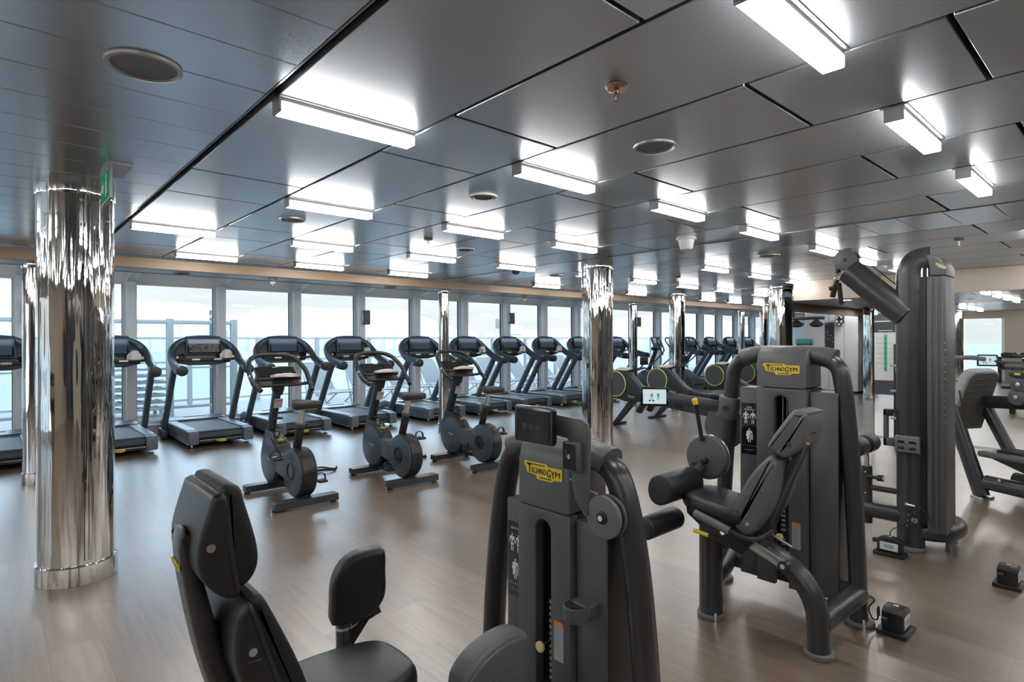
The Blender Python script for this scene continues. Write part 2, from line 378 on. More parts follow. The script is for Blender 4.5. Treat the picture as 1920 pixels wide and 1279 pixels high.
def logo(mb, X, w, plate='yellow', ink='blackgloss', detail=True):
    h = w*0.31
    mb.prism([((u-.5)*w, (v-.5)*h) for u, v in LOGO], 'z', 0, 0.003, plate, X=X)
    if not detail: return
    z = 0.0036
    def bar(u0, u1, v0, v1): mb.poly([((u-.5)*w, (v-.5)*h, z) for u, v in ((u0, v0), (u1, v0), (u1, v1), (u0, v1))], ink, X)
    bar(.06, .56, .84, .90); bar(.42, .73, .10, .16)
    def t(s, u0, u1, v0, v1):
        for q in (-.0045, 0, .0045): add_text(mb, s, (u1-u0-.01)*w, (v1-v0)*h, X, ink, ((u0+u1)/2-.5+q)*w, ((v0+v1)/2-.5+q*1.5)*h, z+q*.02)
    t('T', .09, .20, .34, .84); t('ECHNO', .205, .60, .34, .68); t('G', .61, .72, .24, .72); t('Y', .725, .82, .24, .68); t('M', .83, .95, .34, .68)
# ================================================================== ROOM SHELL
CZ = 2.51                      # ceiling panels
X0, X1, Y0, YW = -6.2, 26.0, -4.6, 11.0
mb = MB(); mb.span((X0, Y0, -0.06), (X1, YW+0.1, 0), 'floor'); struct(mb.build('floor'))
# --- ceiling: dark void above, panels and strips below
mb = MB()
mb.span((X0, Y0, CZ+0.07), (X1, 8.3, CZ+0.12), 'void')
COLW = 0.657
ROWS = [-2.53, -0.90, 0.74, 2.375, 3.99, 5.60, 7.17]
ZONES = [(-5.35, 7), (0.855, 7), (6.30, 7), (11.75, 7), (17.2, 7), (22.6, 5)]
def fixture_at(c, r): return (c+r) % 2 == 0      # r indexes ROWS; first column of the zone pairs with ROWS[3], ROWS[5]
lamps = []
for zi, (zx, nc) in enumerate(ZONES):
    par = 1
    for c in range(nc):
        a, b = zx+c*COLW+0.010, zx+(c+1)*COLW-0.010
        cuts = [Y0]
        for r, y in enumerate(ROWS):
            if (c+r) % 2 == par: cuts += [y]; lamps.append((zx+c*COLW, y, zi, r))
            else: cuts += [y-0.32, y+0.32]
        cuts.append(7.74)
        for p, q in zip(cuts[:-1], cuts[1:]):
            perf = (q-p) > 0.8 and q < 2.6
            mb.span((a, p+0.009, CZ), (b, q-0.009, CZ+0.035), 'ceilperf' if perf else 'ceilpanel', 0.003, 1)
for sx0, sx1 in [(X0, -5.37)] + [(z+n*COLW+0.03, ZONES[i+1][0]-0.035) for i, (z, n) in enumerate(ZONES[:-1])]:
    y = -4.5 + 0.01
    while y < 7.7:
        q = min(y+0.311, 7.74)
        mb.span((sx0, y+0.0015, CZ-0.004), (sx1, q-0.0015, CZ+0.03), 'ceilstrip', 0.003, 1); y += 0.311
    mb.span((sx0-0.03, Y0, CZ+0.02), (sx0-0.022, 7.74, CZ+0.06), 'alugrey'); mb.span((sx1+0.022, Y0, CZ+0.02), (sx1+0.03, 7.74, CZ+0.06), 'alugrey')
struct(mb.build('ceiling'))
# --- lowered band by the windows
mb = MB(); mb.span((X0, 7.78, 2.37), (X1, 7.90, 2.488), 'fascia', 0.004, 1); struct(mb.build('trim_1'))
mb = MB(); mb.span((X0, 7.90, 2.374), (X1, 8.34, 2.45), 'soffit'); mb.span((X0, 8.34, 2.372), (X1, 8.39, 2.40), 'void'); mb.span((X0, 8.36, 2.80), (X1, YW+0.3, 2.9), 'soffit')  # black strip stands in for the shaded slot behind the soffit
struct(mb.build('trim_2'))
# --- window wall
MX = [1.682+1.325*k for k in range(-6, 19)]        # mullion centres
mb = MB()
mb.span((X0, YW-0.05, 2.47), (X1, YW+0.12, 2.82), 'winframe')                 # header
for x in MX:
    mb.prism([(10.78, 2.47), (10.30, 2.57), (10.30, 2.80), (10.95, 2.80), (10.95, 2.47)], 'x', x-0.0625, x+0.0625, 'winframe')
struct(mb.build('wall_front'))
mb = MB(); mb.span((X0, YW-0.10, 0.0), (X1, YW+0.12, 0.15), 'winframe', 0.004, 1); mb.span((X0, YW-0.13, 0.15), (X1, YW+0.12, 0.175), 'winframe', 0.004, 1)
struct(mb.build('baseboard_front'))
for k in range(len(MX)-1):
    a, b = MX[k], MX[k+1]
    mb = MB()
    mb.span((a-0.0625, 10.80, 0.175), (a+0.0625, YW+0.05, 2.47), 'winframe', 0.004, 1)
    for (p, q) in (((a+0.0625, 0.175), (a+0.095, 2.47)), ((b-0.095, 0.175), (b-0.0625, 2.47)), ((a+0.095, 0.175), (b-0.095, 0.215)), ((a+0.095, 2.435), (b-0.095, 2.47))):
        mb.span((p[0], YW-0.03, p[1]), (q[0], YW+0.04, q[1]), 'winframe')
    for (p, q) in (((a+0.095, 0.215), (a+0.102, 2.435)), ((b-0.102, 0.215), (b-0.095, 2.435)), ((a+0.095, 0.215), (b-0.095, 0.222))):
        mb.span((p[0], YW-0.012, p[1]), (q[0], YW+0.03, q[1]), 'black')
    w = struct(mb.build('window_%d' % (k+1)))
    g = MB(); g.span((a+0.102, YW+0.005, 0.222), (b-0.102, YW+0.013, 2.435), 'glass'); g.build('pane', w)
# --- right-hand beam, mirror wall and the space beyond
mb = MB(); mb.span((10.25, Y0, 2.185), (10.42, 4.16, 2.508), 'beige'); struct(mb.build('trim_3'))
mb = MB(); mb.span((10.275, Y0, 0.0), (10.42, 2.95, 2.185), 'beige'); struct(mb.build('wall_right'))
mir = MB()
y = 2.945
while y > Y0: mir.span((10.262, max(y-2.2, Y0)+0.002, 0.012), (10.275, y-0.002, 2.183), 'mirror'); y -= 2.2
tag(mir.build('wall_mirror', org=(10.262, 0.5, 0)), 'frameless floor to ceiling mirror panels under the beige beam', 'mirror', kind='thing')
mb = MB(); mb.span((10.256, Y0, 0.0), (10.262, 2.95, 0.03), 'alu'); struct(mb.build('baseboard_right'))
mb = MB(); mb.span((17.95, 5.55, 0.06), (18.5, 6.95, 2.45), 'wallwhite', 0.01, 1); mb.span((18.0, 5.6, 0), (18.45, 6.9, 0.06), 'void')
for yy in (5.9, 6.3): mb.span((17.945, yy, 0.06), (17.951, yy+0.006, 2.45), 'void')
struct(mb.build('wall_white'))
mb = MB(); mb.span((12.6, 5.44, 2.15), (18.3, 5.56, 2.34), 'fascia', 0.004, 1); mb.span((10.43, Y0, 2.34), (12.6, 4.1, 2.44), 'soffit'); mb.span((12.6, Y0, 2.34), (18.3, 5.56, 2.44), 'soffit'); struct(mb.build('trim_4'))
mb = MB(); mb.span((18.3, 4.6, 0), (18.4, 5.6, 2.45), 'darkdoor'); struct(mb.build('door_1'))
mb = MB(); mb.span((18.3, 2.5, 0), (18.42, 4.6, 2.51), 'wallwhite'); struct(mb.build('wall_far'))
mb = MB(); mb.span((X1, Y0, 0), (X1+0.1, YW+0.1, 2.9), 'wallwhite'); struct(mb.build('wall_east'))
# --- left and back walls (seen in the chrome and the mirror)
mb = MB(); mb.span((X0-0.1, Y0, 0), (X0, 3.6, 2.6), 'beige'); mb.span((X0-0.1, 3.6, 2.25), (X0, 8.2, 2.6), 'beige'); mb.span((X0-0.1, 8.2, 0), (X0, YW+0.1, 2.85), 'beige'); mb.span((X0-0.1, 3.6, 0), (X0, 8.2, 0.15), 'winframe')
for yy in (3.6, 4.75, 5.9, 7.05, 8.12): mb.span((X0-0.1, yy, 0.15), (X0, yy+0.08, 2.25), 'winframe')
mb.span((X0-0.06, 3.68, 0.15), (X0-0.05, 8.12, 2.25), 'glass')
struct(mb.build('wall_left'))
mb = MB(); mb.span((X0, Y0-0.1, 0), (X1, Y0, 2.6), 'darkpanel'); mb.span((-1.0, Y0, 0), (0.5, Y0+0.01, 2.6), 'beige'); mb.span((5.0, Y0, 0), (6.0, Y0+0.01, 2.6), 'beige')
mb.span((-3.0, Y0, 0), (-1.0, Y0+0.012, 2.3), 'blackgloss'); mb.span((0.6, Y0, 0), (2.2, Y0+0.012, 2.3), 'blackgloss')
for x in (-5.5, 3.2, 6.2): mb.span((x, Y0, 0), (x+2.0, Y0+0.01, 2.1), 'darkdoor')
struct(mb.build('wall_back'))
# ================================================================== LINEAR LAMPS
ORD = ['first', 'second', 'third', 'fourth', 'fifth', 'sixth', 'seventh', 'eighth', 'ninth', 'tenth', 'eleventh', 'twelfth', 'thirteenth', 'fourteenth', 'fifteenth']
LW, LZ = 0.635, 0.062
lamp0 = thing('linear_ceiling_lamp', (0, 0, CZ), '', 'ceiling lamp', 'white linear lamps in the ceiling joints')
b = MB(); b.span((0.012, 0.022, -0.010), (LW, 0.036, 0.0), 'alugrey'); b.span((0.012, -0.036, -0.020), (LW, 0.036, -0.001), 'alugrey', 0.002, 1); b.span((0.0, -0.05, -0.006), (LW+0.01, 0.05, 0.002), 'alu')
b.build('housing', lamp0)
b = MB(); b.span((0.012, -0.036, -LZ), (LW, 0.036, -0.0205), 'lamp', 0.003, 1); b.build('diffuser', lamp0)
b = MB(); b.span((0.0, -0.037, -LZ-0.001), (0.012, 0.037, -0.001), 'alugrey', 0.002, 1); b.build('end_cap', lamp0)
rowname = {6: 'the row nearest the windows', 5: 'the second row from the windows', 4: 'the third row from the windows', 3: 'the fourth row from the windows', 2: 'the lamp row nearest the camera'}
seen = {}
lamps.sort(key=lambda t: (t[3], t[0]))
used = False
for (x, y, zi, r) in lamps:
    if x > 21.5 or y < -3.5 or ((x > 9.8 and y < 4.3) or (x > 12.0 and y < 5.55)): continue
    c = (x+LW/2, y, CZ-0.05); vis = in_frame(c, 60) and x < 16.5
    if vis:
        k = seen.get(r, 0); seen[r] = k+1
        lab = 'white linear ceiling lamp, %s from the left in %s' % (ORD[min(k, 14)], rowname.get(r, 'the lamp row nearest the camera'))
    else: lab = 'white linear ceiling lamp in a far or unseen part of the ceiling'
    if not used: lamp0.location = (x+0.008, y, CZ); lamp0['label'] = lab; used = True
    else: dup(lamp0, (x+0.008, y, CZ), lab)
# ================================================================== CHROME PILLARS
def pillar(x, y, r, top, label, seam=None):
    t = thing('chrome_pillar', (x, y, 0), label, 'pillar', 'polished chrome pillars'); t['kind'] = 'thing'
    b = MB(); b.lathe([(r, 0.02), (r, top)], 'chrome', 64)
    b.build('shaft', t)
    if seam is not None:
        b = MB()
        for k in (-1, 1): b.tube([(r*math.cos(seam+k*0.055), r*math.sin(seam+k*0.055), 0.15), (r*math.cos(seam+k*0.055), r*math.sin(seam+k*0.055), top-0.05)], 0.0022, 'void', seg=6)
        b.build('seam', t)
    b = MB(); b.lathe([(r+0.012, 0), (r+0.014, 0.004), (r+0.014, 0.118), (r+0.008, 0.124), (r, 0.124)], 'chrome', 64); b.build('base_collar', t)
    b = MB(); b.lathe([(r, top-0.055), (r+0.006, top-0.055), (r+0.008, top-0.048), (r+0.008, top)], 'chrome', 64); b.build('top_collar', t)
    return t
pillar(0.429, 4.72, 0.207, CZ, 'widest chrome pillar, at the left of the picture, in front of the treadmills', seam=math.radians(-81))
pillar(6.02, 4.98, 0.205, CZ, 'chrome pillar rising behind the machine with the tablet', seam=math.radians(-120))
pillar(11.05, 4.72, 0.20, CZ, 'chrome pillar beside the beige beam, behind the leg extension tower', seam=math.radians(-140))
pillar(16.5, 4.78, 0.20, CZ, 'far chrome pillar next to the mirror edge')
pillar(0.37, 8.12, 0.10, 2.372, 'slim chrome pillar half hidden behind the widest pillar')
pillar(5.76, 8.12, 0.088, 2.372, 'slim chrome pillar between the fifth and sixth treadmill')
pillar(11.1, 8.12, 0.088, 2.372, 'slim chrome pillar in front of the stair climber')
pillar(16.35, 8.12, 0.088, 2.372, 'slim chrome pillar among the far group of treadmills')
pillar(11.0, 6.9, 0.165, CZ, 'chrome pillar behind the second rowing machine')
pillar(-4.9, 4.72, 0.20, CZ, 'chrome pillar beyond the left edge, seen only in the mirror', seam=math.radians(-60))
pillar(-4.95, 8.12, 0.09, 2.372, 'slim chrome pillar beyond the left edge, seen only in the mirror')
pillar(16.1, 7.35, 0.11, CZ, 'chrome pillar just left of the pillar by the beige beam')
# ================================================================== CEILING FITTINGS
def disc_fit(name, x, y, z, R, label, cat, group, kind):
    t = thing(name, (x, y, z), label, cat, group)
    b = MB(); b.lathe([(R*0.86, -0.004), (R*0.90, -0.012), (R, -0.010), (R*1.02, 0.0)], 'alugrey' if kind != 'ring' else 'white', 48, caps=False)
    b.build('rim', t)
    b = MB()
    if kind == 'speaker': b.lathe([(0, -0.003), (R*0.5, -0.0035), (R*0.87, -0.004)], 'speakergrille', 48); b.build('grille', t)
    elif kind == 'ring':
        b.lathe([(0, -0.006), (R*0.55, -0.006), (R*0.6, 0.0), (R*0.62, -0.014), (R*0.9, -0.010)], 'shroud', 48, caps=False); b.build('baffle', t)
    else: b.lathe([(0, -0.002), (R*0.88, -0.004)], 'void', 40); b.build('grille', t)
    return t
G = 'round ceiling loudspeakers'
disc_fit('ceiling_speaker', 0.415, 2.40, CZ-0.004, 0.118, 'large round loudspeaker in the strip ceiling above the widest pillar', 'loudspeaker', G, 'speaker')
disc_fit('ceiling_speaker', 2.51, 1.70, CZ, 0.105, 'round loudspeaker in the ceiling panel beside the copper sprinkler', 'loudspeaker', G, 'speaker')
disc_fit('ceiling_speaker', 1.83, 4.67, CZ, 0.10, 'small dark round loudspeaker above the second treadmill', 'loudspeaker', G, 'speaker')
disc_fit('ceiling_speaker', 3.82, 4.98, CZ, 0.10, 'round loudspeaker in the ceiling over the middle exercise bike', 'loudspeaker', G, 'ring')
disc_fit('ceiling_downlight', 2.51, 3.07, CZ, 0.095, 'round recessed downlight with a pale ring in the mid ceiling', 'downlight', None, 'ring')
disc_fit('ceiling_speaker', 6.78, 3.03, CZ, 0.12, 'far round loudspeaker beyond the thick ceiling joint', 'loudspeaker', G, 'speaker')
disc_fit('ceiling_speaker', 6.42, 6.1, CZ, 0.11, 'distant round loudspeaker behind the second chrome pillar', 'loudspeaker', G, 'speaker')
for x, lab in ((1.79, 'oval looking white air vent in the window soffit above the second treadmill'), (4.72, 'white air vent in the window soffit above the fifth treadmill'), (-1.1, 'white air vent in the window soffit left of the pillars')):
    disc_fit('soffit_vent', x, 8.10, 2.374, 0.10, lab, 'air vent', 'round vents in the soffit', 'void')
for x, y, lab in ((13.2, 4.3, 'bright round downlight in the low ceiling past the mirror edge, nearest the beam'), (15.2, 4.3, 'bright round downlight in the low ceiling past the mirror edge, in the middle'), (17.0, 5.0, 'bright round downlight in the low ceiling past the mirror edge, by the white wall'), (15.2, 1.5, 'bright round downlight in the low ceiling behind the mirror wall')):
    t = thing('ceiling_downlight', (x, y, 2.34), lab, 'downlight', 'downlights in the low ceiling')
    b = MB(); b.lathe([(0.085, 0.0), (0.10, -0.012), (0.115, -0.008), (0.118, 0.0)], 'white', 32, caps=False); b.build('rim', t)
    b = MB(); b.lathe([(0, -0.004), (0.086, -0.004)], 'downlight', 32); b.build('lens', t)
def sprinkler(x, y, z, label):
    t = thing('ceiling_sprinkler', (x, y, z), label, 'sprinkler', 'ceiling fire sprinklers')
    b = MB(); b.lathe([(0.042, 0), (0.045, -0.006), (0.036, -0.018), (0.02, -0.022), (0, -0.022)], 'copper', 32); b.build('rosette', t)
    b = MB(); b.cyl((0, 0, -0.02), (0, 0, -0.042), 0.011, 'copper', 16); b.cyl((0.009, 0, -0.04), (0.006, 0, -0.062), 0.003, 'copper', 8); b.cyl((-0.009, 0, -0.04), (-0.006, 0, -0.062), 0.003, 'copper', 8)
    b.lathe([(0, -0.066), (0.013, -0.065), (0.013, -0.061), (0, -0.060)], 'copper', 20); b.build('nozzle', t)
sprinkler(1.80, 1.39, CZ, 'copper fire sprinkler between the perforated panels, nearest the camera')
sprinkler(3.15, 4.69, CZ, 'dark fire sprinkler left of the white vent over the bikes')
sprinkler(7.09, 1.30, CZ, 'fire sprinkler to the right of the cable tower top')
sprinkler(8.0, 5.0, CZ, 'small fire sprinkler in the far ceiling near the rowing machines')
t = thing('smoke_detector', (4.98, 3.02, CZ), 'cream cone shaped smoke detector hanging from the ceiling', 'smoke detector')
b = MB(); b.lathe([(0.085, 0), (0.092, -0.02), (0.075, -0.03), (0.06, -0.105), (0.045, -0.118), (0, -0.12)], 'white', 40); b.build('cone', t)
b = MB(); b.lathe([(0.088, -0.001), (0.097, -0.016), (0.093, -0.024), (0.085, -0.024)], 'white', 40); b.build('rim', t)
t = thing('dome_camera', (5.35, 5.85, CZ), 'dark glass dome camera on the ceiling near the second pillar', 'security camera')
b = MB(); b.lathe([(0.085, 0), (0.088, -0.025), (0.07, -0.035)], 'white', 36); b.build('mount', t)
b = MB(); b.lathe([(0.066, -0.03), (0.06, -0.055), (0.04, -0.08), (0.015, -0.09), (0, -0.091)], 'blackgloss', 32); b.build('dome', t)
def sensor(x, y, z, label):
    t = thing('soffit_detector', (x, y, z), label, 'detector', 'detectors under the window soffit')
    b = MB(); b.lathe([(0.055, 0), (0.055, -0.035), (0.045, -0.05)], 'alugrey', 28); b.build('base', t)
    b = MB(); b.lathe([(0.043, -0.045), (0.035, -0.075), (0.012, -0.08), (0.008, -0.1), (0, -0.1)], 'white', 24); b.build('sensor_head', t)
sensor(2.86, 8.0, 2.374, 'cylindrical detector under the soffit above the third treadmill')
sensor(7.72, 8.2, 2.374, 'cylindrical detector under the soffit near the eighth treadmill')
t = thing('exit_sign', (0.50, 3.95, CZ-0.004), 'small green exit sign hanging edge-on above the widest pillar', 'exit sign')
b = MB(); b.span((-0.012, -0.16, -0.012), (0.10, 0.16, 0), 'alugrey'); b.span((-0.01, -0.16, -0.20), (0.006, 0.16, -0.012), 'alugrey', 0.002, 1); b.build('panel', t)
b = MB(); b.poly([(-0.0115, -0.15, -0.19), (-0.0115, 0.15, -0.19), (-0.0115, 0.15, -0.03), (-0.0115, -0.15, -0.03)], 'exitgreen')
Xs = frame_matrix((-0.012, 0, -0.11), (0, -1, 0), (0, 0, 1), (-1, 0, 0))
b.prism([(-.1, -.02), (-.06, -.02), (-.06, -.04), (-.02, 0), (-.06, .04), (-.06, .02), (-.1, .02)], 'z', 0, 0.001, 'textwhite', X=Xs)
b.cyl((0.06, 0.045, 0.0), (0.06, 0.045, 0.0012), 0.016, 'textwhite', 14, X=Xs); b.prism([(.03, -.06), (.05, -.06), (.06, -.01), (.08, -.05), (.1, -.05), (.075, .025), (.04, .025)], 'z', 0, 0.001, 'textwhite', X=Xs)
b.build('pictogram', t)
# mullion boxes (loudspeakers on the window posts)
for i, (x, z0, z1, lab) in enumerate(((MX[5]+0.02, 1.78, 2.10, 'grey box speaker on the window post behind the widest pillar'), (MX[9]+0.02, 1.85, 2.14, 'grey box speaker on the window post above the fourth treadmill'), (MX[12]+0.02, 1.93, 2.20, 'grey box speaker on the window post left of the second pillar'), (MX[16]+0.02, 1.93, 2.22, 'grey box speaker on the window post above the stair climbers'))):
    t = thing('wall_speaker', (x, 10.80, z0), lab, 'loudspeaker', 'box speakers on the window posts')
    b = MB(); b.span((-0.02, -0.10, 0), (0.10, -0.01, z1-z0), 'shroud', 0.006); b.build('cabinet', t)
    b = MB(); b.span((-0.05, -0.045, 0.05), (-0.02, 0.0, z1-z0-0.05), 'winframe', 0.003); b.build('bracket', t)
# ================================================================== TREADMILLS
def make_treadmill():
    t = thing('treadmill', (0, 0, 0), '', 'treadmill', 'treadmills facing the windows')
    for s in (-1, 1):
        b = MB(); b.prism([(0.0, .075), (0.0, .20), (.03, .245), (.12, .255), (1.36, .255), (1.36, .075), (.25, .055), (.03, .055)], 'x', s*0.435, s*0.300, 'tm_side', 0.012, 2)
        b.span((s*0.300, -0.012, .058), (s*0.437, 0.10, .252), 'tm_side', 0.02, 3)
        b.span((s*0.4365, 0.12, .10), (s*0.4375, 1.3, .105), 'black')
        b.build('side_rail', t)
        b = MB(); b.span((s*0.305, 0.12, 0.254), (s*0.425, 1.34, 0.262), 'tm_rail', 0.003, 1)
        for k in range(3): b.span((s*(0.325+0.03*k), 0.16, 0.2615), (s*(0.337+0.03*k), 1.30, 0.2635), 'tm_side')
        b.build('foot_rail', t)
        b = MB(); b.cyl((s*0.37, 0.10, 0.0), (s*0.37, 0.10, 0.06), 0.014, 'steel', 14); b.lathe([(0.035, 0), (0.035, 0.012), (0.012, 0.02)], 'black', 16, X=T(s*0.37, 0.10, 0)); b.build('foot', t)
        b = MB(); b.tube(fillet([(s*0.485, 1.34, 0.03), (s*0.485, 1.30, 0.12), (s*0.478, 0.66, 1.08), (s*0.474, 0.61, 1.14)], 0.05), 0.043, 'steel_blue', ry=0.074, seg=16, up=(0, 1, 0.3))
        b.span((s*0.44, 1.20, 0.02), (s*0.535, 1.46, 0.17), 'steel_blue', 0.02, 2)
        b.build('upright', t)
    b = MB(); b.prism([(0.035, .15), (0.045, .20), (.075, .232), (.11, .240), (1.36, .240), (1.36, .12), (.06, .12)], 'x', -0.30, 0.30, 'tm_belt', 0.003, 1); b.build('running_belt', t)
    b = MB(); b.span((-0.30, 0.03, 0.07), (0.30, 0.11, 0.118), 'black', 0.01, 2); b.span((-0.29, 0.022, 0.108), (0.29, 0.036, 0.114), 'alu'); b.build('rear_crossbar', t)
    b = MB(); logo(b, frame_matrix((0.0, 0.028, 0.088), (1, 0, 0), (0, 0, 1), (0, -1, 0)), 0.13, detail=True); b.build('logo_plate', t)
    b = MB(); b.prism([(1.34, .06), (1.34, .268), (1.40, .285), (1.62, .300), (1.80, .255), (1.88, .13), (1.88, .06)], 'x', -0.435, 0.435, 'tm_side', 0.02, 3)
    b.span((-0.16, 1.50, .292), (0.16, 1.60, .302), 'tm_rail', 0.003, 1); b.span((-0.42, 1.335, .262), (0.42, 1.36, .272), 'black'); b.build('motor_cover', t)
    pts = [(.455, .27, 1.100), (.468, .42, 1.118), (.476, .58, 1.158), (.474, .74, 1.225), (.462, .87, 1.315), (.43, .955, 1.405), (.36, .995, 1.485), (.24, 1.02, 1.548), (.10, 1.03, 1.575)]
    path = spline(pts + [(-x, y, z) for x, y, z in pts[::-1]], 4)
    n = len(path)
    rx = [0.040+0.016*math.sin(PI*min(1, 2*i/(n-1) if i < n/2 else 2-2*i/(n-1)))**2 for i in range(n)]; ry = [0.080-0.030*math.sin(PI*i/(n-1))**2 for i in range(n)]
    b = MB(); b.tube(path, ry, 'steel_blue', ry=rx, seg=14, up=(1, 0, 0))
    h = b.build('handrail', t)
    for s in (-1, 1):
        b = MB(); b.cyl((s*.453, .22, 1.100), (s*.457, .30, 1.100), 0.074, 'black', 18, bev=0.012); b.build('end_cap', h)
        b = MB(); b.cyl((s*.478, 0.40, 1.085), (s*.522, 0.40, 1.085), 0.022, 'alu', 16); b.build('pivot_bolt', h)
    b = MB()
    Xp = T(0, 0.985, 1.36) @ RX(math.radians(-14))
    b.prism([(-.385, -.17), (-.425, -.03), (-.36, .10), (-.22, .185), (.22, .185), (.36, .10), (.425, -.03), (.385, -.17), (.2, -.21), (-.2, -.21)], 'y', -0.025, 0.03, 'black', 0.008, 2, X=Xp)
    for s in (-1, 1): b.lathe([(0.05, 0), (0.055, 0.012), (0.04, 0.02), (0.035, 0.004), (0, 0.004)], 'blackgloss', 24, X=Xp @ T(s*0.315, -0.025, -0.09) @ RX(PI/2))
    p = b.build('console', t)
    b = MB(); Xs = T(0, 0.955, 1.455) @ RX(math.radians(-17))
    b.box((0, -0.01, 0.0), (0.50, 0.045, 0.30), 'steel_blue', 0.012, 2, X=Xs); b.box((0, -0.033, -0.018), (0.48, 0.006, 0.245), 'blackgloss', 0.002, 1, X=Xs)
    d = b.build('screen', p)
    b = MB(); b.box((0, -0.0365, -0.015), (0.43, 0.002, 0.205), 'screen_dim', X=Xs); b.build('display', d)
    b = MB(); b.tube(fillet([(-.42, .84, 1.245), (-.36, .77, 1.245), (.36, .77, 1.245), (.42, .84, 1.245)], 0.05), 0.019, 'black', seg=12)
    for s in (-1, 1): b.tube([(s*.10, .77, 1.245), (s*.21, .77, 1.245)], 0.0205, 'alu', seg=12)
    b.build('grip_bar', t)
    b = MB(); b.span((-0.05, .75, 1.25), (0.05, .79, 1.275), 'black', 0.008)
    for s in (-1, 1): b.box((s*.395, .82, 1.275), (.035, .03, .05), 'paleyellow', 0.008)
    b.build('controls', t)
    b = MB()
    for s in (-1, 1): logo(b, frame_matrix((s*0.5065, 0.45, 1.10), (0, -s*-1.0, 0), (0, 0, 1), (s, 0, 0)), 0.10, 'alugrey', 'steel_blue', True)
    b.build('side_badge', h)
    return t
TX = [0.02, 1.28, 2.52, 3.76, 4.98, 6.52, 7.74, 8.95, 10.18, 11.42, 12.95, 16.75, 18.05, 19.35, 20.7]
TL = ['treadmill cut off by the left edge of the picture, left of all pillars',
 'treadmill just right of the widest chrome pillar, towel on its console',
 'treadmill whose screen shows a coloured picture, second right of the widest pillar',
 'treadmill directly behind the nearest exercise bike',
 'treadmill behind the handlebars of the middle exercise bike',
 'treadmill partly hidden by the slim chrome pillar, behind the third bike',
 'first treadmill to the right of the slim pillar behind the third bike',
 'second treadmill to the right of the slim pillar behind the third bike',
 'treadmill immediately left of the pillar behind the tablet machine',
 'treadmill almost hidden by the pillar behind the tablet machine',
 'treadmill just right of the pillar behind the tablet machine',
 'first of the four far treadmills beyond the stair climbers',
 'second of the four far treadmills beyond the stair climbers',
 'third of the four far treadmills beyond the stair climbers',
 'last of the four far treadmills, beside the double pillar']
tm = make_treadmill()
TM = []
for i, (x, lab) in enumerate(zip(TX, TL)):
    if i == 0: tm.location = (x, 9.08, 0); tm['label'] = lab; TM.append(tm)
    else: TM.append(dup(tm, (x, 9.08, 0), lab))
# the third one shows a picture
d = [o for o in COL.objects if o.name.startswith('display') and o.parent and o.parent.parent and o.parent.parent.parent == TM[2]]
if d:
    me = d[0].data.copy(); me.materials.clear(); me.materials.append(M['picture']); d[0].data = me; d[0]['label'] = 'display with a coloured picture'
def towel(x, y, z, w, l, h, label, rz=0, name='towel'):
    rnd = random.Random(int(x*100+z*10)); bm = bmesh.new(); bmesh.ops.create_cube(bm, size=1)
    bmesh.ops.subdivide_edges(bm, edges=list(bm.edges), cuts=5, use_grid_fill=True)
    for v in bm.verts:
        c = v.co; q = Vector((c.x*w, c.y*l, (c.z+0.5)*h))
        k = (abs(2*c.x)**4+abs(2*c.y)**4)
        if c.z > 0: q.z -= h*0.28*min(k, 1.6)
        q.x += w*0.07*math.sin(9*c.y+rnd.random()); q.y += l*0.05*math.sin(8*c.x+4*c.z); q.z += h*0.10*math.sin(11*c.x+5*c.y)*(c.z+0.5)
        q.x *= 1-0.10*(c.z+0.5); v.co = q
    b = MB(); b.frombm(bm, 'cloth', RZ(rz)); o = b.build(name, loc=(x, y, z), sharp=80)
    return tag(o, label, 'towel', 'white towels left on the machines')
for i, lab in ((1, 'crumpled white towel on the treadmill beside the widest pillar'), (2, 'crumpled white towel right of the coloured treadmill screen'), (4, 'small white towel behind the middle bike, on a treadmill console'), (6, 'white towel on the first treadmill right of the slim pillar'), (7, 'white towel on the second treadmill right of the slim pillar'), (8, 'white towel on the treadmill left of the pillar behind the tablet machine'), (11, 'white towel on the first of the four far treadmills'), (13, 'white towel on the third of the four far treadmills'), (14, 'white towel on the last of the four far treadmills')):
    towel(TX[i]+0.29, 9.08+0.80, 1.262, 0.13, 0.11, 0.13, lab, rz=0.3*i)
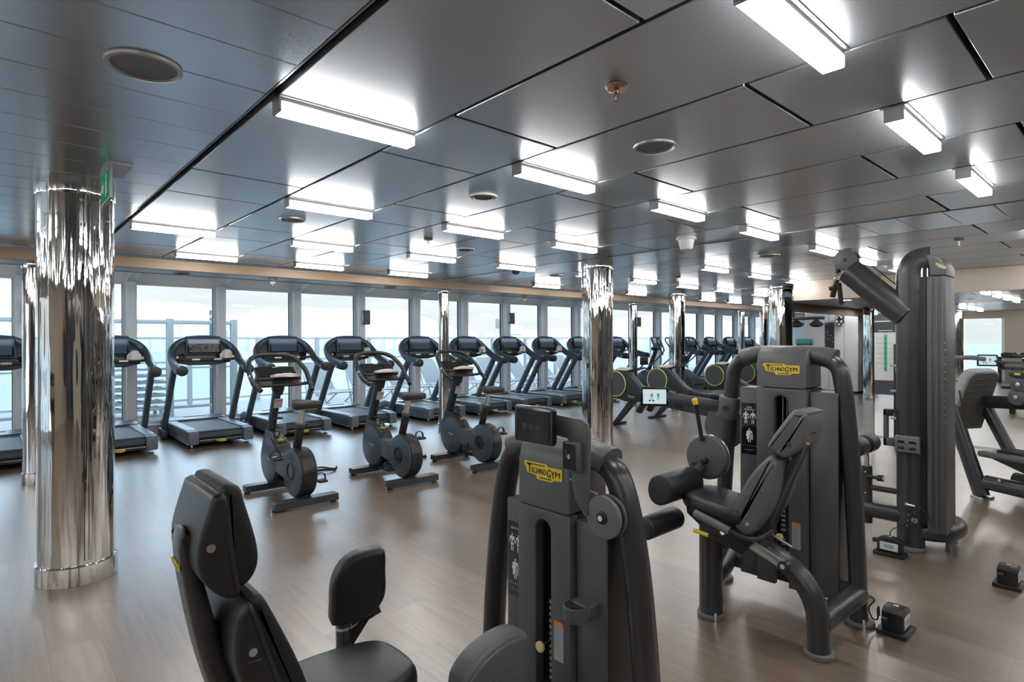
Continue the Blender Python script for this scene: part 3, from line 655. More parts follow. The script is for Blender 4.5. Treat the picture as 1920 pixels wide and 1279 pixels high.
# ================================================================== EXERCISE BIKES
def make_bike(idx, crank):
    t = thing('exercise_bike', (0, 0, 0), '', 'exercise bike', 'exercise bikes in front of the treadmills')
    for nm, y, w in (('rear_stabiliser', -.42, .60), ('front_stabiliser', .42, .56)):
        b = MB(); b.prism([(-.062, .018), (.062, .018), (.055, .08), (-.055, .08)], 'x', -w/2, w/2, 'frame', 0.008, 2, X=T(0, y, 0)); s = b.build(nm, t)
        b = MB()
        for q in (-1, 1): b.cyl((q*(w/2-.03), y, 0), (q*(w/2-.03), y, 0.02), 0.028, 'rubber', 16); b.cyl((q*(w/2+.012), y, 0.0), (q*(w/2+.012), y, 0.035), 0.006, 'steel', 8)
        b.build('levelling_foot', s)
    b = MB(); b.prism([(-.40, .06), (-.34, .06), (-.30, .14), (-.38, .14)], 'x', -.045, .045, 'black', .006); b.prism([(.25, .06), (.46, .06), (.40, .14), (.24, .14)], 'x', -.05, .05, 'black', .006)
    b.span((-.03, -.40, .10), (.03, .40, .15), 'black', .01); b.build('base_beam', t)
    b = MB()
    b.prism(circ(.238, 48, .31, .325), 'x', -.075, .075, 'black', .02, 3); b.prism([(.15, .50), (.30, .60), (.46, .62), (.56, .45), (.50, .30), (.3, .3)], 'x', -.065, .065, 'black', .02, 2)
    f = b.build('front_housing', t)
    b = MB(); b.prism(circ(.215, 48, .31, .325), 'x', -.085, -.07, 'steel_blue', .006, 2); b.prism(circ(.215, 48, .31, .325), 'x', .07, .085, 'steel_blue', .006, 2); b.build('side_cover', f)
    b = MB(); logo(b, frame_matrix((0, .155, .545), (-1, 0, 0), (0, .78, .62), (0, -.62, .78)), 0.085); b.build('yellow_badge', f)
    b = MB(); b.prism(circ(.232, 48, -.29, .295), 'x', -.07, .07, 'black', .02, 3); r = b.build('rear_housing', t)
    b = MB()
    for s in (-1, 1):
        b.prism(circ(.215, 48, -.29, .295), 'x', s*.065, s*.08, 'steel_blue', .006, 2)
        b.torus((0, 0, 0), .075, .012, 'black', 28, 8, X=T(s*.08, -.27, .31) @ RY(PI/2)); b.cyl((s*.07, -.27, .31), (s*.083, -.27, .31), .07, 'blackgloss', 28)
    b.build('side_cover', r)
    b = MB(); b.prism([(.31, .44), (-.16, .40), (-.30, .33), (-.25, .18), (.1, .24), (.25, .25)], 'x', -.082, .082, 'steel_blue', .015, 3); b.prism([(.12, .432), (-.04, .416), (-.04, .222), (.12, .25)], 'x', -.0835, .0835, 'shroud', .003, 1)
    k = b.build('link_body', t)
    b = MB()
    for s in (-1, 1): logo(b, frame_matrix((s*.0865, .30, .345), (0, -s*-1.0 if s > 0 else -1.0, 0), (0, 0, 1), (s, 0, 0)), 0.125, 'steel_blue', 'textwhite')
    b.build('logo_plate', k)
    b = MB(); P = [Vector((0, .50, .50)), Vector((0, .24, 1.16))]; d = (P[1]-P[0]).normalized()
    b.tube([P[0], P[1]], .034, 'black', ry=.078, seg=14, up=(0, 1, .4)); fp = b.build('front_post', t)
    b = MB(); q = P[0]+d*.46
    b.box((0, 0, 0), (.083, .012, .10), 'label', .002, 1, X=frame_matrix(q+Vector((0, -.074, -.03)), (1, 0, 0), tuple(Vector((0, d.z, -d.y))), tuple(d))); b.box((0, 0, .03), (.075, .014, .012), 'red', X=frame_matrix(q+Vector((0, -.074, -.03)), (1, 0, 0), tuple(Vector((0, d.z, -d.y))), tuple(d))); b.build('warning_sticker', fp)
    for m in (.16, .26):
        b = MB(); q = P[0]+d*m; b.torus((0, 0, 0), .038, .009, 'black', 20, 8, X=T(q.x+.015, q.y-.11, q.z)); b.box((q.x+.01, q.y-.075, q.z), (.02, .04, .03), 'black', .005); b.build('bottle_holder', fp)
    hb = [(-.235, .06, 1.045), (-.255, .10, 1.075), (-.275, .14, 1.10), (-.29, .24, 1.21), (-.235, .40, 1.345), (-.13, .455, 1.385), (.13, .455, 1.385), (.235, .40, 1.345), (.29, .24, 1.21), (.275, .14, 1.10), (.27, .08, 1.075), (.255, .035, 1.03)]
    b = MB(); b.tube(fillet(hb, .07, 6), .0235, 'black', seg=12); b.tube(fillet([(-.275, .14, 1.10), (-.2, .19, 1.085), (.2, .19, 1.085), (.275, .14, 1.10)], .05), .017, 'black', seg=10)
    h = b.build('handlebar', t)
    for s in (-1, 1):
        b = MB(); b.tube([(s*.279, .165, 1.128), (s*.287, .215, 1.182)], .0225, 'alu', seg=12); b.build('pulse_sensor', h)
    Xd = T(0, .285, 1.165) @ RX(math.radians(-48))
    b = MB(); b.box((0, 0, 0), (.40, .045, .26), 'black', .012, 2, X=Xd); b.box((0, -.02, -.05), (.44, .03, .03), 'black', .008, 2, X=Xd)
    b.prism([(-.05, 1.03), (-.03, .98), (.03, .98), (.05, 1.03), (.06, 1.12), (-.06, 1.12)], 'y', .22, .31, 'black', .01); c = b.build('console', t)
    b = MB(); b.box((0, -.0235, .012), (.36, .003, .19), 'screen_off', X=Xd); b.box((0, -.0245, .112), (.05, .003, .012), 'yellow', X=Xd); b.build('display', c)
    b = MB(); b.cyl((0, -.20, .46), (0, -.305, .75), .040, 'black', 20, bev=.006); b.cyl((0, -.292, .725), (0, -.305, .76), .046, 'steel_blue', 20, bev=.006); sl = b.build('seat_sleeve', t)
    b = MB(); b.box((.055, -.285, .735), (.05, .03, .03), 'black', .008); b.build('adjusting_knob', sl)
    b = MB(); b.cyl((0, -.30, .74), (0, -.345, .90), .029, 'alu', 20); b.build('seat_post', t)
    sad = [(-.055, .14), (-.035, .155), (.035, .155), (.055, .14), (.075, .06), (.12, -.03), (.135, -.09), (.115, -.135), (.05, -.15), (-.05, -.15), (-.115, -.135), (-.135, -.09), (-.12, -.03), (-.075, .06)]
    b = MB(); b.prism(cs(sad, 3), 'z', .905, .972, 'vinyl', .022, 4, X=T(0, -.37, 0)); s = b.build('saddle', t)
    b = MB(); b.prism([(x*.8, y*.8) for x, y in sad], 'z', .896, .907, 'yellow', .003, 1, X=T(0, -.37, 0)); b.build('saddle_base', s)
    C = Vector((0, -.27, .31))
    for s in (-1, 1):
        a = crank + (0 if s < 0 else PI)
        dy, dz = math.cos(a)*.165, math.sin(a)*.165
        b = MB(); b.tube([C+Vector((s*.085, 0, 0)), C+Vector((s*.10, 0, 0)), C+Vector((s*.112, dy*.15, dz*.15)), C+Vector((s*.118, dy, dz))], .015, 'blackgloss', ry=.02, seg=10, up=(1, 0, 0)); ca = b.build('crank_arm', t)
        b = MB(); p = C+Vector((s*.165, dy, dz)); b.box(tuple(p), (.085, .10, .024), 'black', .008); b.box((p.x, p.y+.055, p.z), (.06, .02, .03), 'alu', .006)
        b.tube(spline([(p.x-.045, p.y+.02, p.z), (p.x-.04, p.y+.03, p.z+.05), (p.x, p.y+.03, p.z+.07), (p.x+.04, p.y+.03, p.z+.05), (p.x+.045, p.y+.02, p.z)], 4), .004, 'rubber', ry=.016, seg=8, up=(0, 1, 0)); b.build('pedal', ca)
    return t
BX = [2.18, 3.33, 4.44]
BL = ['exercise bike nearest the widest chrome pillar, leftmost of the three', 'middle one of the three exercise bikes', 'exercise bike nearest the tablet machine, in front of the slim pillar']
for i, (x, lab, cr) in enumerate(zip(BX, BL, (math.radians(40), math.radians(-70), math.radians(-35)))):
    k = make_bike(i, cr); k.location = (x, 5.69, 0); k['label'] = lab
    towel(x+.05, 5.69+.20, 1.165, .24, .09, .035, 'folded pale towel on the console of ' + ('the leftmost bike', 'the middle bike', 'the third bike')[i], name='folded_towel')
def cord(name, pts, r, label, cat='cable', mat='rubber', group=None):
    b = MB(); b.tube(spline(pts, 8), r, mat, seg=8); o = b.build(name, org=pts[0], sharp=80)
    return tag(o, label, cat, group)
for i, (x, yq) in enumerate(((2.78, .50), (3.98, .40))):
    cord('power_cord', [(a_+x, b_+yq, c_) for a_, b_, c_ in ((-.3, 5.9, .012), (-.1, 6.08, .01), (.06, 6.10, .010), (.20, 6.06, .010), (.26, 5.98, .012), (.14, 5.96, .03), (.02, 6.03, .03), (.14, 6.13, .03), (.27, 6.04, .01), (.34, 6.12, .009))], .010, ('coiled black power cord on the floor between the leftmost and middle bike', 'coiled black power cord on the floor between the middle and third bike')[i], group='coiled power cords by the bikes')
# ================================================================== ROWING MACHINES
def make_rower():
    t = thing('rowing_machine', (0, 0, 0), '', 'rowing machine', 'rowing machines with lime rings')
    b = MB(); b.prism(circ(.245, 48, 0, .74), 'x', -.10, .10, 'black', .02, 3); b.prism([(.10, .96), (-.20, .99), (-.28, .92), (-.55, .66), (-.70, .58), (-.70, .46), (-.2, .44), (.1, .5)], 'x', -.085, .085, 'rower', .015, 2); fh = b.build('flywheel_housing', t)
    b = MB()
    for s in (-1, 1): b.torus((0, 0, 0), .222, .009, 'green', 48, 8, X=T(s*.102, 0, .74) @ RY(PI/2))
    b.build('lime_ring', fh)
    b = MB()
    for s in (-1, 1): b.prism(circ(.212, 48, 0, .74), 'x', s*.098, s*.106, 'shroud', .003, 1)
    b.build('flywheel_cover', fh)
    b = MB(); b.prism([(-.15, .56), (-.12, .45), (-.30, .45), (-.62, .44), (-1.9, .30), (-1.9, .42), (-.62, .58)], 'x', -.055, .055, 'rower', .01, 2); b.span((-.03, -1.95, .40), (.03, -.62, .415), 'alu', .003, 1, X=T(0, 0, 0)); rail = b.build('rail', t)
    b = MB(); logo(b, frame_matrix((-.087, -.33, .53), (0, -1, 0), (0, 0, 1), (-1, 0, 0)), .17, 'rower', 'textwhite'); b.build('logo_plate', rail)
    b = MB(); b.prism([(-.30, .52), (.12, .02), (.02, .02), (-.42, .48)], 'x', -.045, .045, 'rower', .01, 2); b.span((-.26, .02, 0), (.26, .11, .035), 'black', .01); b.build('front_leg', t)
    b = MB(); b.prism([(-1.86, .36), (-1.98, .02), (-1.90, .02), (-1.78, .34)], 'x', -.04, .04, 'rower', .01, 2); b.span((-.22, -2.0, 0), (.22, -1.9, .035), 'black', .01); b.build('rear_leg', t)
    for s in (-1, 1):
        b = MB(); b.prism([(-.50, .30), (-.58, .27), (-.74, .52), (-.66, .55)], 'x', s*.10, s*.20, 'black', .01); b.build('footplate', t)
    b = MB(); b.prism(rpoly(.34, .26, .09), 'z', .49, .545, 'vinyl', .02, 3, X=T(0, -1.25, 0)); b.box((0, -1.25, .455), (.14, .16, .08), 'black', .01); b.build('seat', t)
    b = MB(); b.tube(fillet([(0, -.15, .95), (.0, -.42, 1.02), (0, -.55, 1.04)], .1), .018, 'black', seg=10); b.tube(fillet([(-.16, -.50, 1.0), (-.05, -.56, 1.035), (.05, -.56, 1.035), (.16, -.50, 1.0)], .04), .014, 'black', seg=10); b.build('handle_arm', t)
    b = MB(); b.tube(fillet([(0, -.45, 1.03), (0, -.52, 1.08), (0, -.52, 1.16)], .05), .012, 'black', seg=8); b.box((.02, -.53, 1.16), (.20, .04, .14), 'black', .01, 2); b.build('console', t)
    return t
RX_ = [(8.43, 6.48), (9.78, 6.52), (11.9, 6.48), (13.35, 6.48)]
RL = ['rowing machine just right of the pillar behind the tablet machine', 'rowing machine between the second pillar and the slim pillar', 'rowing machine with its lime ring left of the leg extension tower', 'rowing machine mostly hidden behind the leg extension tower']
rw = make_rower()
for i, ((x, y), lab) in enumerate(zip(RX_, RL)):
    if i == 0: rw.location = (x, y, 0); rw['label'] = lab
    else: dup(rw, (x, y, 0), lab)
    towel(x, y-.13, .985, .16, .24, .05, 'pale towel on the housing of ' + ('the first rowing machine', 'the second rowing machine', 'the third rowing machine', 'the fourth rowing machine')[i] + ' from the left')
# ================================================================== STAIR CLIMBERS
def make_climber():
    t = thing('stair_climber', (0, 0, 0), '', 'stair climber', 'stair climbers between the treadmills')
    b = MB(); b.prism([(.0, .06), (0, .35), (.5, .62), (.9, .66), (1.1, .5), (1.1, .06)], 'x', -.30, .30, 'steel_blue', .03, 3); b.build('body', t)
    for i in range(3):
        b = MB(); b.span((-.26, -.05+.16*i, .20+.10*i), (.26, .15+.16*i, .24+.10*i), 'black', .008); b.build('step', t)
    b = MB(); b.tube([(0, .90, .6), (0, .62, 1.25)], .045, 'black', ry=.06, seg=12); b.build('mast', t)
    Xs = T(0, .60, 1.46) @ RX(math.radians(-22)); b = MB(); b.box((0, 0, 0), (.44, .05, .30), 'steel_blue', .012, 2, X=Xs); b.box((0, -.026, 0), (.38, .003, .22), 'screen_dim', X=Xs); b.span((-.15, .55, 1.22), (.15, .70, 1.31), 'black', .02); b.build('screen', t)
    for s in (-1, 1):
        b = MB(); b.tube(fillet([(s*.30, .9, .55), (s*.33, .35, 1.0), (s*.33, .12, 1.22), (s*.31, .30, 1.52), (s*.24, .45, 1.60), (s*.20, .46, 1.50), (s*.30, .20, 1.10)], .09), .019, 'black', seg=10); b.build('hand_rail', t)
    return t
cl = make_climber(); cl.location = (14.25, 9.0, 0); cl['label'] = 'stair climber with looped rails right of the slim pillar'
dup(cl, (15.5, 9.0, 0), 'stair climber left of the pillar behind the second rowing machine')
# ================================================================== STRENGTH MACHINES
def figure(mb, X, h, marks=(), ink='textwhite'):
    """small anatomical figure on an instruction plate, h tall, centred on X's origin"""
    def e(cx, cy, rx, ry, mat=ink, dz=0.0012): mb.poly([(cx*h+rx*h*math.cos(2*PI*k/10), cy*h+ry*h*math.sin(2*PI*k/10), dz) for k in range(10)], mat, X)
    e(0, .43, .05, .065); e(-.075, .27, .07, .085); e(.075, .27, .07, .085); e(0, .13, .09, .09)
    for s in (-1, 1): e(s*.175, .20, .035, .10); e(s*.215, .03, .028, .09); e(s*.06, -.08, .055, .13); e(s*.065, -.33, .038, .13); e(s*.07, -.475, .05, .02)
    for (cx, cy, rx, ry) in marks: e(cx, cy, rx, ry, 'red', 0.0018)
def tower(root, org, XF, yc, zt, zs, zb, title, tubeL, tubeR, tx, wl, wr, mark, plate=True, low=False):
    fr = lambda y, z, x=XF: frame_matrix((x, y, z), (0, -1, 0), (0, 0, 1), (-1, 0, 0))
    hw = 0.1435
    B = lambda mb, n, p=root: mb.build(n, p, org)
    # frame tubes with shoulders
    for path in (tubeL, tubeR):
        b = MB(); b.tube(fillet([(tx, y, z) for y, z in path], 0.13, 7), 0.043, 'frame', ry=0.056, seg=18, up=(1, 0, 0)); b.cyl((tx, path[0][0], 0), (tx, path[0][0], 0.022), 0.075, 'grip', 24, bev=0.006)
        b.cyl((tx-0.055, path[0][0]-0.04, 0.0), (tx-0.055, path[0][0]-0.04, 0.05), 0.009, 'steel', 10)
        B(b, 'frame_tube')
    # head
    b = MB()
    b.prism([(XF, zs+.002), (XF+.003, zt-.10), (XF+.018, zt-.045), (XF+.055, zt-.012), (XF+.12, zt), (XF+.19, zt-.015), (XF+.215, zt-.06), (XF+.22, zs+.002)], 'y', yc-hw, yc+hw, 'shroud', 0.014, 3)
    sh = [(tx, yc+.255, zt-.074), (tx, yc+.20, zt-.058), (tx+.01, yc+.10, zt-.047), (tx+.015, yc, zt-.046), (tx+.01, yc-.10, zt-.047), (tx, yc-.20, zt-.058), (tx, yc-.255, zt-.074)]
    sp_ = spline(sh, 5); b.tube(sp_, [.044+.012*(abs(p.y-yc)/.25)**2 for p in sp_], 'shroud', ry=[.052+.016*(abs(p.y-yc)/.25)**2 for p in sp_], seg=18, up=(1, 0, 0))
    hd = B(b, 'shroud_head')
    b = MB(); logo(b, fr(yc-.004, zt-.135), .205); B(b, 'logo_plate', hd)
    # front panel with the round-topped slot
    sy = 0.040; z1 = zs-.045
    arc = [(yc+sy*math.cos(a), z1-sy+sy*math.sin(a)) for a in [PI*k/12 for k in range(13)]]
    poly = [(yc-hw, zs-.002), (yc-hw, zb), (yc-sy-.0, zb)] + arc[::1] + [(yc+sy, zb), (yc+hw, zb), (yc+hw, zs-.002)]
    poly = [(yc-hw, zs-.002), (yc-hw, zb), (yc-sy, zb)] + [(yc-q+yc if False else 2*yc-p, z) for p, z in arc] + [(yc+sy, zb), (yc+hw, zb), (yc+hw, zs-.002)]
    b = MB(); b.prism(poly, 'x', XF, XF+.05, 'shroud', 0.009, 2)
    b.span((XF+.05, yc-hw+.004, zb), (XF+.20, yc-sy-.025, zs-.002), 'void'); b.span((XF+.05, yc+sy+.025, zb), (XF+.20, yc+hw-.004, zs-.002), 'void'); b.span((XF+.19, yc-hw, zb), (XF+.22, yc+hw, zs-.002), 'void'); b.span((XF+.05, yc-hw+.01, zs-.03), (XF+.2, yc+hw-.01, zs-.003), 'black')
    sf = B(b, 'shroud_front')
    # weight stack, numbers and pin
    b = MB(); zst = zb+.46 if not low else zb+.42; n = 16
    for i in range(n):
        z = zb+.02+(zst-zb-.02)*i/n; b.span((XF+.062, yc-.062, z), (XF+.17, yc+.062, z+(zst-zb-.02)/n-.0025), 'black', .002, 1)
    ws = B(b, 'weight_stack')
    b = MB()
    for i in range(n):
        z = zb+.02+(zst-zb-.02)*(i+.5)/n; add_text(b, str(5*(n-i)), .018, .012, fr(yc+.012, z, XF+.0615)); b.poly([(-.013, -.0085, .0002), (.013, -.0085, .0002), (.013, .0085, .0002), (-.013, .0085, .0002)], 'label', fr(yc+.012, z, XF+.0615))
    B(b, 'weight_numbers', ws)
    b = MB()
    for s in (-1, 1): b.cyl((XF+.11, yc+s*.034, zb), (XF+.11, yc+s*.034, zs-.03), .008, 'steel', 12)
    b.cyl((XF+.10, yc+.005, zst), (XF+.10, yc+.005, zs-.03), .004, 'steel', 10); B(b, 'guide_rod')
    zp = zb+(zst-zb)*.62
    b = MB(); b.cyl((XF+.06, yc+.002, zp), (XF-.005, yc+.002, zp), .008, 'steel', 12); b.cyl((XF-.006, yc+.002, zp), (XF-.020, yc+.002, zp), .021, 'paleyellow', 20, bev=.004); B(b, 'selector_pin', ws)
    # side wings
    b = MB(); b.span((XF+.035, yc+hw+.003, zb), (XF+.19, yc+hw+wl, zs-.01), 'shroud', .008, 2); B(b, 'side_wing')
    b = MB(); b.span((XF+.028, yc-hw-wr, zb), (XF+.19, yc-hw-.003, zs-.015), 'shroud', .008, 2); b.span((XF+.035, yc-hw-wr-.002, zb+.01), (XF+.185, yc-hw-wr+.01, zs-.03), 'black'); B(b, 'side_wing')
    # instruction plate
    h = 0.31; zc = zs-.105-h/2; yp = yc+hw+wl/2-.002; w = wl*.84
    b = MB(); Xp = fr(yp, zc, XF+.0345); b.box((0, 0, 0), (w, h, .002), 'blackgloss', X=Xp)
    lines = title.split()
    for i, s in enumerate(lines): add_text(b, s, w*(.62 if len(s) > 4 else .3), .0095, Xp, 'textwhite', 0, h/2-.026-.014*i, .0014)
    figure(b, Xp @ T(-w*.22, h*.22, 0), .075, mark if title.startswith('A') else ()); figure(b, Xp @ T(w*.22, h*.22, 0), .075, () if title.startswith('A') else mark)
    figure(b, Xp @ T(0, -h*.13, 0), .085); b.box((-w*.1, -h*.13, .001), (.012, .05, .002), 'textwhite', X=Xp); b.box((w*.12, -h*.16, .001), (.02, .03, .002), 'label', X=Xp)
    b.box((0, -h*.33, .001), (w, .001, .001), 'label', X=Xp); add_text(b, 'www.technogym.com', w*.6, .005, Xp, 'textwhite', 0, -h*.41, .0014)
    B(b, 'instruction_plate')
    b = MB(); Xl = fr(yc-sy-.045, zb+.31, XF); b.box((0, 0, .0008), (.048, .15, .0015), 'label', X=Xl); b.box((0, .068, .0012), (.048, .014, .0018), 'orange', X=Xl)
    for i in range(13): b.box((-.002+.001*(i % 3), .05-.0085*i, .0017), (.036-.004*(i % 3), .0022, .0005), 'alugrey', X=Xl)
    B(b, 'safety_label')
    return sf
def tablet(b_parent, org, pos, face, w, h, mat, tilt=0.0, icons=True):
    f = Vector(face).normalized(); ex = Vector((0, 0, 1)).cross(f).normalized(); ey = f.cross(ex)
    X = frame_matrix(pos, ex, ey, f) @ RX(tilt)
    b = MB(); b.prism(rpoly(w, h, .012), 'z', -.018, 0, 'blackgloss', .004, 2, X=X); b.prism(rpoly(w*.9, h*.9, .01), 'z', -.03, -.017, 'black', X=X); tb = b.build('tablet', b_parent, org)
    b = MB(); b.box((0, .001, .0008), (w*.82, h*.76, .0016), mat, X=X)
    if icons:
        for x, q in ((-.10, .34), (.13, .36)): figure(b, X @ T(w*x, h*.03, .0012), h*q, (), 'darkdoor')
        for o in range(2): b.cyl((w*(-.17+.12*o), -h*.2, .0012), (w*(-.17+.12*o), -h*.2, .0022), h*.05, 'black', 12, X=X)
    b.build('screen', tb, org); return tb, X
# ---------------------------------------------------------------- leg extension machine
O = (3.2, 1.48, 0)
le = thing('leg_extension_machine', O, 'grey leg extension machine with seat, facing the bikes, yellow logo at its top', 'weight machine')
bb = lambda b, n, p=le: b.build(n, p, O)
tower(le, O, 3.38, 1.447, 1.492, 1.25, 0.11, 'LEG EXTENSION', [(1.87, 0), (1.86, .3), (1.83, .8), (1.795, 1.2), (1.765, 1.395), (1.60, 1.432)], [(1.075, 0), (1.082, .3), (1.105, .8), (1.14, 1.2), (1.17, 1.395), (1.30, 1.432)], 3.48, .118, .150, [(-.06, -.08, .05, .12), (.06, -.08, .05, .12)])
b = MB(); b.tube([(3.47, 1.86, .16), (3.47, 1.08, .16)], .05, 'frame', seg=16); b.tube(fillet([(2.97, 1.66, .17), (3.2, 1.72, .17), (3.46, 1.80, .17)], .1), .055, 'frame', seg=16); bb(b, 'base_tube')
b = MB(); b.tube([(2.98, 1.10, .155), (3.48, 1.085, .155)], .058, 'frame', seg=16); b.box((3.03, 1.16, .16), (.012, .05, .09), 'steel', .003); bb(b, 'base_tube')
b = MB(); b.tube([(2.97, 1.655, 0.02), (2.97, 1.655, .56)], .062, 'frame', seg=20); b.cyl((2.97, 1.655, 0), (2.97, 1.655, .028), .072, 'grip', 24, bev=.006); b.cyl((2.92, 1.60, 0), (2.92, 1.60, .05), .008, 'steel', 10); b.box((2.97, 1.655, .57), (.13, .14, .03), 'frame', .01); bb(b, 'front_post')
b = MB(); b.tube(fillet([(2.97, 1.655, .53), (2.985, 1.45, .49), (2.985, 1.20, .385), (2.98, 1.10, .24), (2.98, 1.095, .02)], .22, 9), .052, 'frame', ry=.06, seg=18, up=(1, 0, 0)); b.cyl((2.98, 1.095, 0), (2.98, 1.095, .028), .07, 'grip', 24, bev=.006); rl = bb(b, 'seat_rail')
b = MB(); P = [Vector((2.918, 1.455, .492)), Vector((2.918, 1.235, .412))]; b.tube(P, .008, 'alu', ry=.026, seg=8, up=(0, 0, 1)); b.tube([P[0]+Vector((.10, 0, .065)), P[1]+Vector((.10, 0, .065))], .006, 'alu', seg=8); b.cyl((2.905, 1.235, .41), (2.94, 1.235, .41), .026, 'frame', 20); b.cyl((2.898, 1.235, .41), (2.907, 1.235, .41), .012, 'steel', 14); b.tube([(2.935, 1.22, .38), (2.94, 1.12, .28)], .005, 'alu', seg=8); bb(b, 'slide_rail')
b = MB(); b.box((2.985, 1.255, .452), (.012, .03, .012), 'yellow'); bb(b, 'yellow_marker', rl)
# seat unit: user faces +Y
Xs = T(2.985, 1.585, .625) @ RX(math.radians(7))
b = MB(); b.prism(rpoly(.34, .40, .11), 'z', -.035, .045, 'vinyl', .032, 4, X=Xs); st = bb(b, 'seat')
b = MB(); b.prism([(-.19, -.04), (.17, -.04), (.16, -.08), (-.02, -.17), (-.17, -.19), (-.22, -.10)], 'x', -.10, .10, 'black', .008, 2, X=Xs)
for y, z in ((.02, -.065), (-.06, -.11)): b.cyl((-.106, y, z), (-.098, y, z), .013, 'steel', 14, X=Xs)
bb(b, 'seat_carrier')
def cushion_side(X, prof, w, mat, bev=.03): 
    b = MB(); b.prism(cs(prof, 3), 'x', -w/2, w/2, mat, bev, 4, X=X); return b
# backrest: profile in (y, z), leaning back
Xb = T(2.985, 1.40, .565) @ Matrix(((1, 0, 0, 0), (0, 1, -.15, 0), (0, 0, 1.03, 0), (0, 0, 0, 1)))
b = cushion_side(Xb, [(.075, .02), (.095, .06), (.03, .25), (-.045, .36), (-.075, .375), (-.095, .34), (-.06, .22), (.015, .03), (.04, .0)], .26, 'vinylgrey', .025)
bk = bb(b, 'backrest')
b = cushion_side(Xb, [(.065, .02), (.03, .06), (-.035, .23), (-.075, .345), (-.11, .34), (-.115, .20), (-.085, .08), (-.03, -.02), (.03, -.02)], .272, 'vinylgrey', .016)
for y, z in ((-.065, .21), (-.01, .03)): b.cyl((-.141, y, z), (-.133, y, z), .010, 'steel', 14, X=Xb)
bb(b, 'backrest_shell', bk)
b = cushion_side(Xb, [(-.055, .40), (-.035, .43), (-.115, .58), (-.145, .605), (-.19, .60), (-.205, .58), (-.165, .44), (-.10, .385)], .215, 'vinylgrey', .026)
hr = bb(b, 'headrest')
b = cushion_side(Xb, [(-.085, .395), (-.12, .44), (-.175, .575), (-.205, .58), (-.205, .47), (-.175, .41), (-.13, .375)], .226, 'vinylgrey', .016); b.cyl((-.118, -.145, .445), (-.10, -.145, .445), .012, 'steel', 14, X=Xb); bb(b, 'headrest_shell', hr)
b = MB(); b.prism([(.02, -.06), (-.03, -.10), (-.09, .02), (-.14, .25), (-.21, .50), (-.18, .52), (-.10, .29), (-.03, .05)], 'x', -.045, .045, 'frame', .012, 3, X=Xb); sp = bb(b, 'back_support')
b = MB(); logo(b, frame_matrix(Xb @ Vector((-.0465, -.187, .455)), (0, -.9, -.43), (0, -.43, .9), (-1, 0, 0)), .055, detail=False); bb(b, 'small_badge', sp)
# handles
b = MB(); b.tube(fillet([(2.80, 1.62, .595), (2.82, 1.42, .535), (2.84, 1.34, .525), (2.93, 1.30, .565)], .06), .012, 'frame', seg=10); hd = bb(b, 'handle')
b = MB(); b.cyl((2.798, 1.655, .605), (2.815, 1.465, .548), .021, 'grip', 18, bev=.005); bb(b, 'hand_grip', hd)
b = MB(); b.tube(fillet([(2.80, 1.60, .505), (2.83, 1.47, .495), (2.90, 1.42, .53)], .04), .006, 'black', seg=8); lv = bb(b, 'release_lever')
b = MB(); b.cyl((2.793, 1.655, .512), (2.802, 1.575, .503), .011, 'yellow', 14, bev=.003); bb(b, 'lever_grip', lv)
b = MB(); b.lathe([(.052, 0), (.056, .002), (.056, .05), (.050, .05), (.048, .006), (0, .006)], 'black', 28, X=T(3.05, 1.50, .42)); b.box((3.08, 1.53, .44), (.04, .03, .05), 'shroud', .006); bb(b, 'cup_holder')
# knee cam, roller pad, lower roller
b = MB(); b.prism(circ(.128, 48, 1.76, .842), 'x', 3.10, 3.145, 'shroud', .012, 3); b.cyl((3.075, 1.76, .825), (3.11, 1.76, .825), .02, 'black', 18, bev=.004); b.prism([(1.76, .825), (1.845, .80), (1.78, .715)], 'x', 3.085, 3.10, 'black', .004); cm = bb(b, 'cam_disc')
b = MB(); b.torus((0, 0, 0), .127, .003, 'alu', 48, 6, X=T(3.145, 1.76, .842) @ RY(PI/2)); bb(b, 'cable', cm)
b = MB(); b.prism(circ(.135, 48, 1.86, .965), 'x', 3.50, 3.53, 'shroud', .008, 2); bb(b, 'pulley_disc')
b = MB(); b.cyl((3.09, 1.775, .94), (3.06, 1.80, 1.165), .012, 'black', 12); lv2 = bb(b, 'start_lever')
b = MB(); b.cyl((3.062, 1.797, 1.150), (3.057, 1.805, 1.185), .016, 'yellow', 14, bev=.004); bb(b, 'lever_tip', lv2)
tear = [(.086*math.cos(a)*(1.15 if math.cos(a) > 0 else .85), .078*math.sin(a)) for a in [2*PI*k/28 for k in range(28)]]
Xr = T(2.85, 1.815, .715) @ RX(math.radians(-62))
b = MB(); b.prism(tear, 'x', -.13, .20, 'vinyl', .012, 3, X=Xr); bb(b, 'roller_pad')
b = MB(); b.tube([(3.02, 1.81, .72), (3.11, 1.785, .79)], .03, 'frame', seg=14); bb(b, 'pad_arm')
b = MB(); b.prism(circ(.062, 28), 'x', -.19, .13, 'vinyl', .016, 3, X=T(2.82, 1.86, .505)); b.tube([(2.93, 1.86, .505), (2.99, 1.86, .505)], .02, 'frame', seg=12); bb(b, 'shin_roller')
# tablet arm
b = MB(); b.cyl((3.48, 1.825, 1.03), (3.48, 1.80, 1.17), .066, 'shroud', 24, bev=.012); b.cyl((3.41, 1.80, 1.10), (3.43, 1.80, 1.10), .018, 'black', 14); bb(b, 'clamp')
b = MB(); b.tube([(3.45, 1.84, 1.10), (3.40, 2.02, 1.125), (3.385, 2.24, 1.145)], .012, 'frame', ry=.038, seg=10, up=(0, 0, 1)); bb(b, 'tablet_arm')
tablet(le, O, (3.33, 2.262, 1.145), (-.80, -.60, .04), .185, .128, 'screen_on')
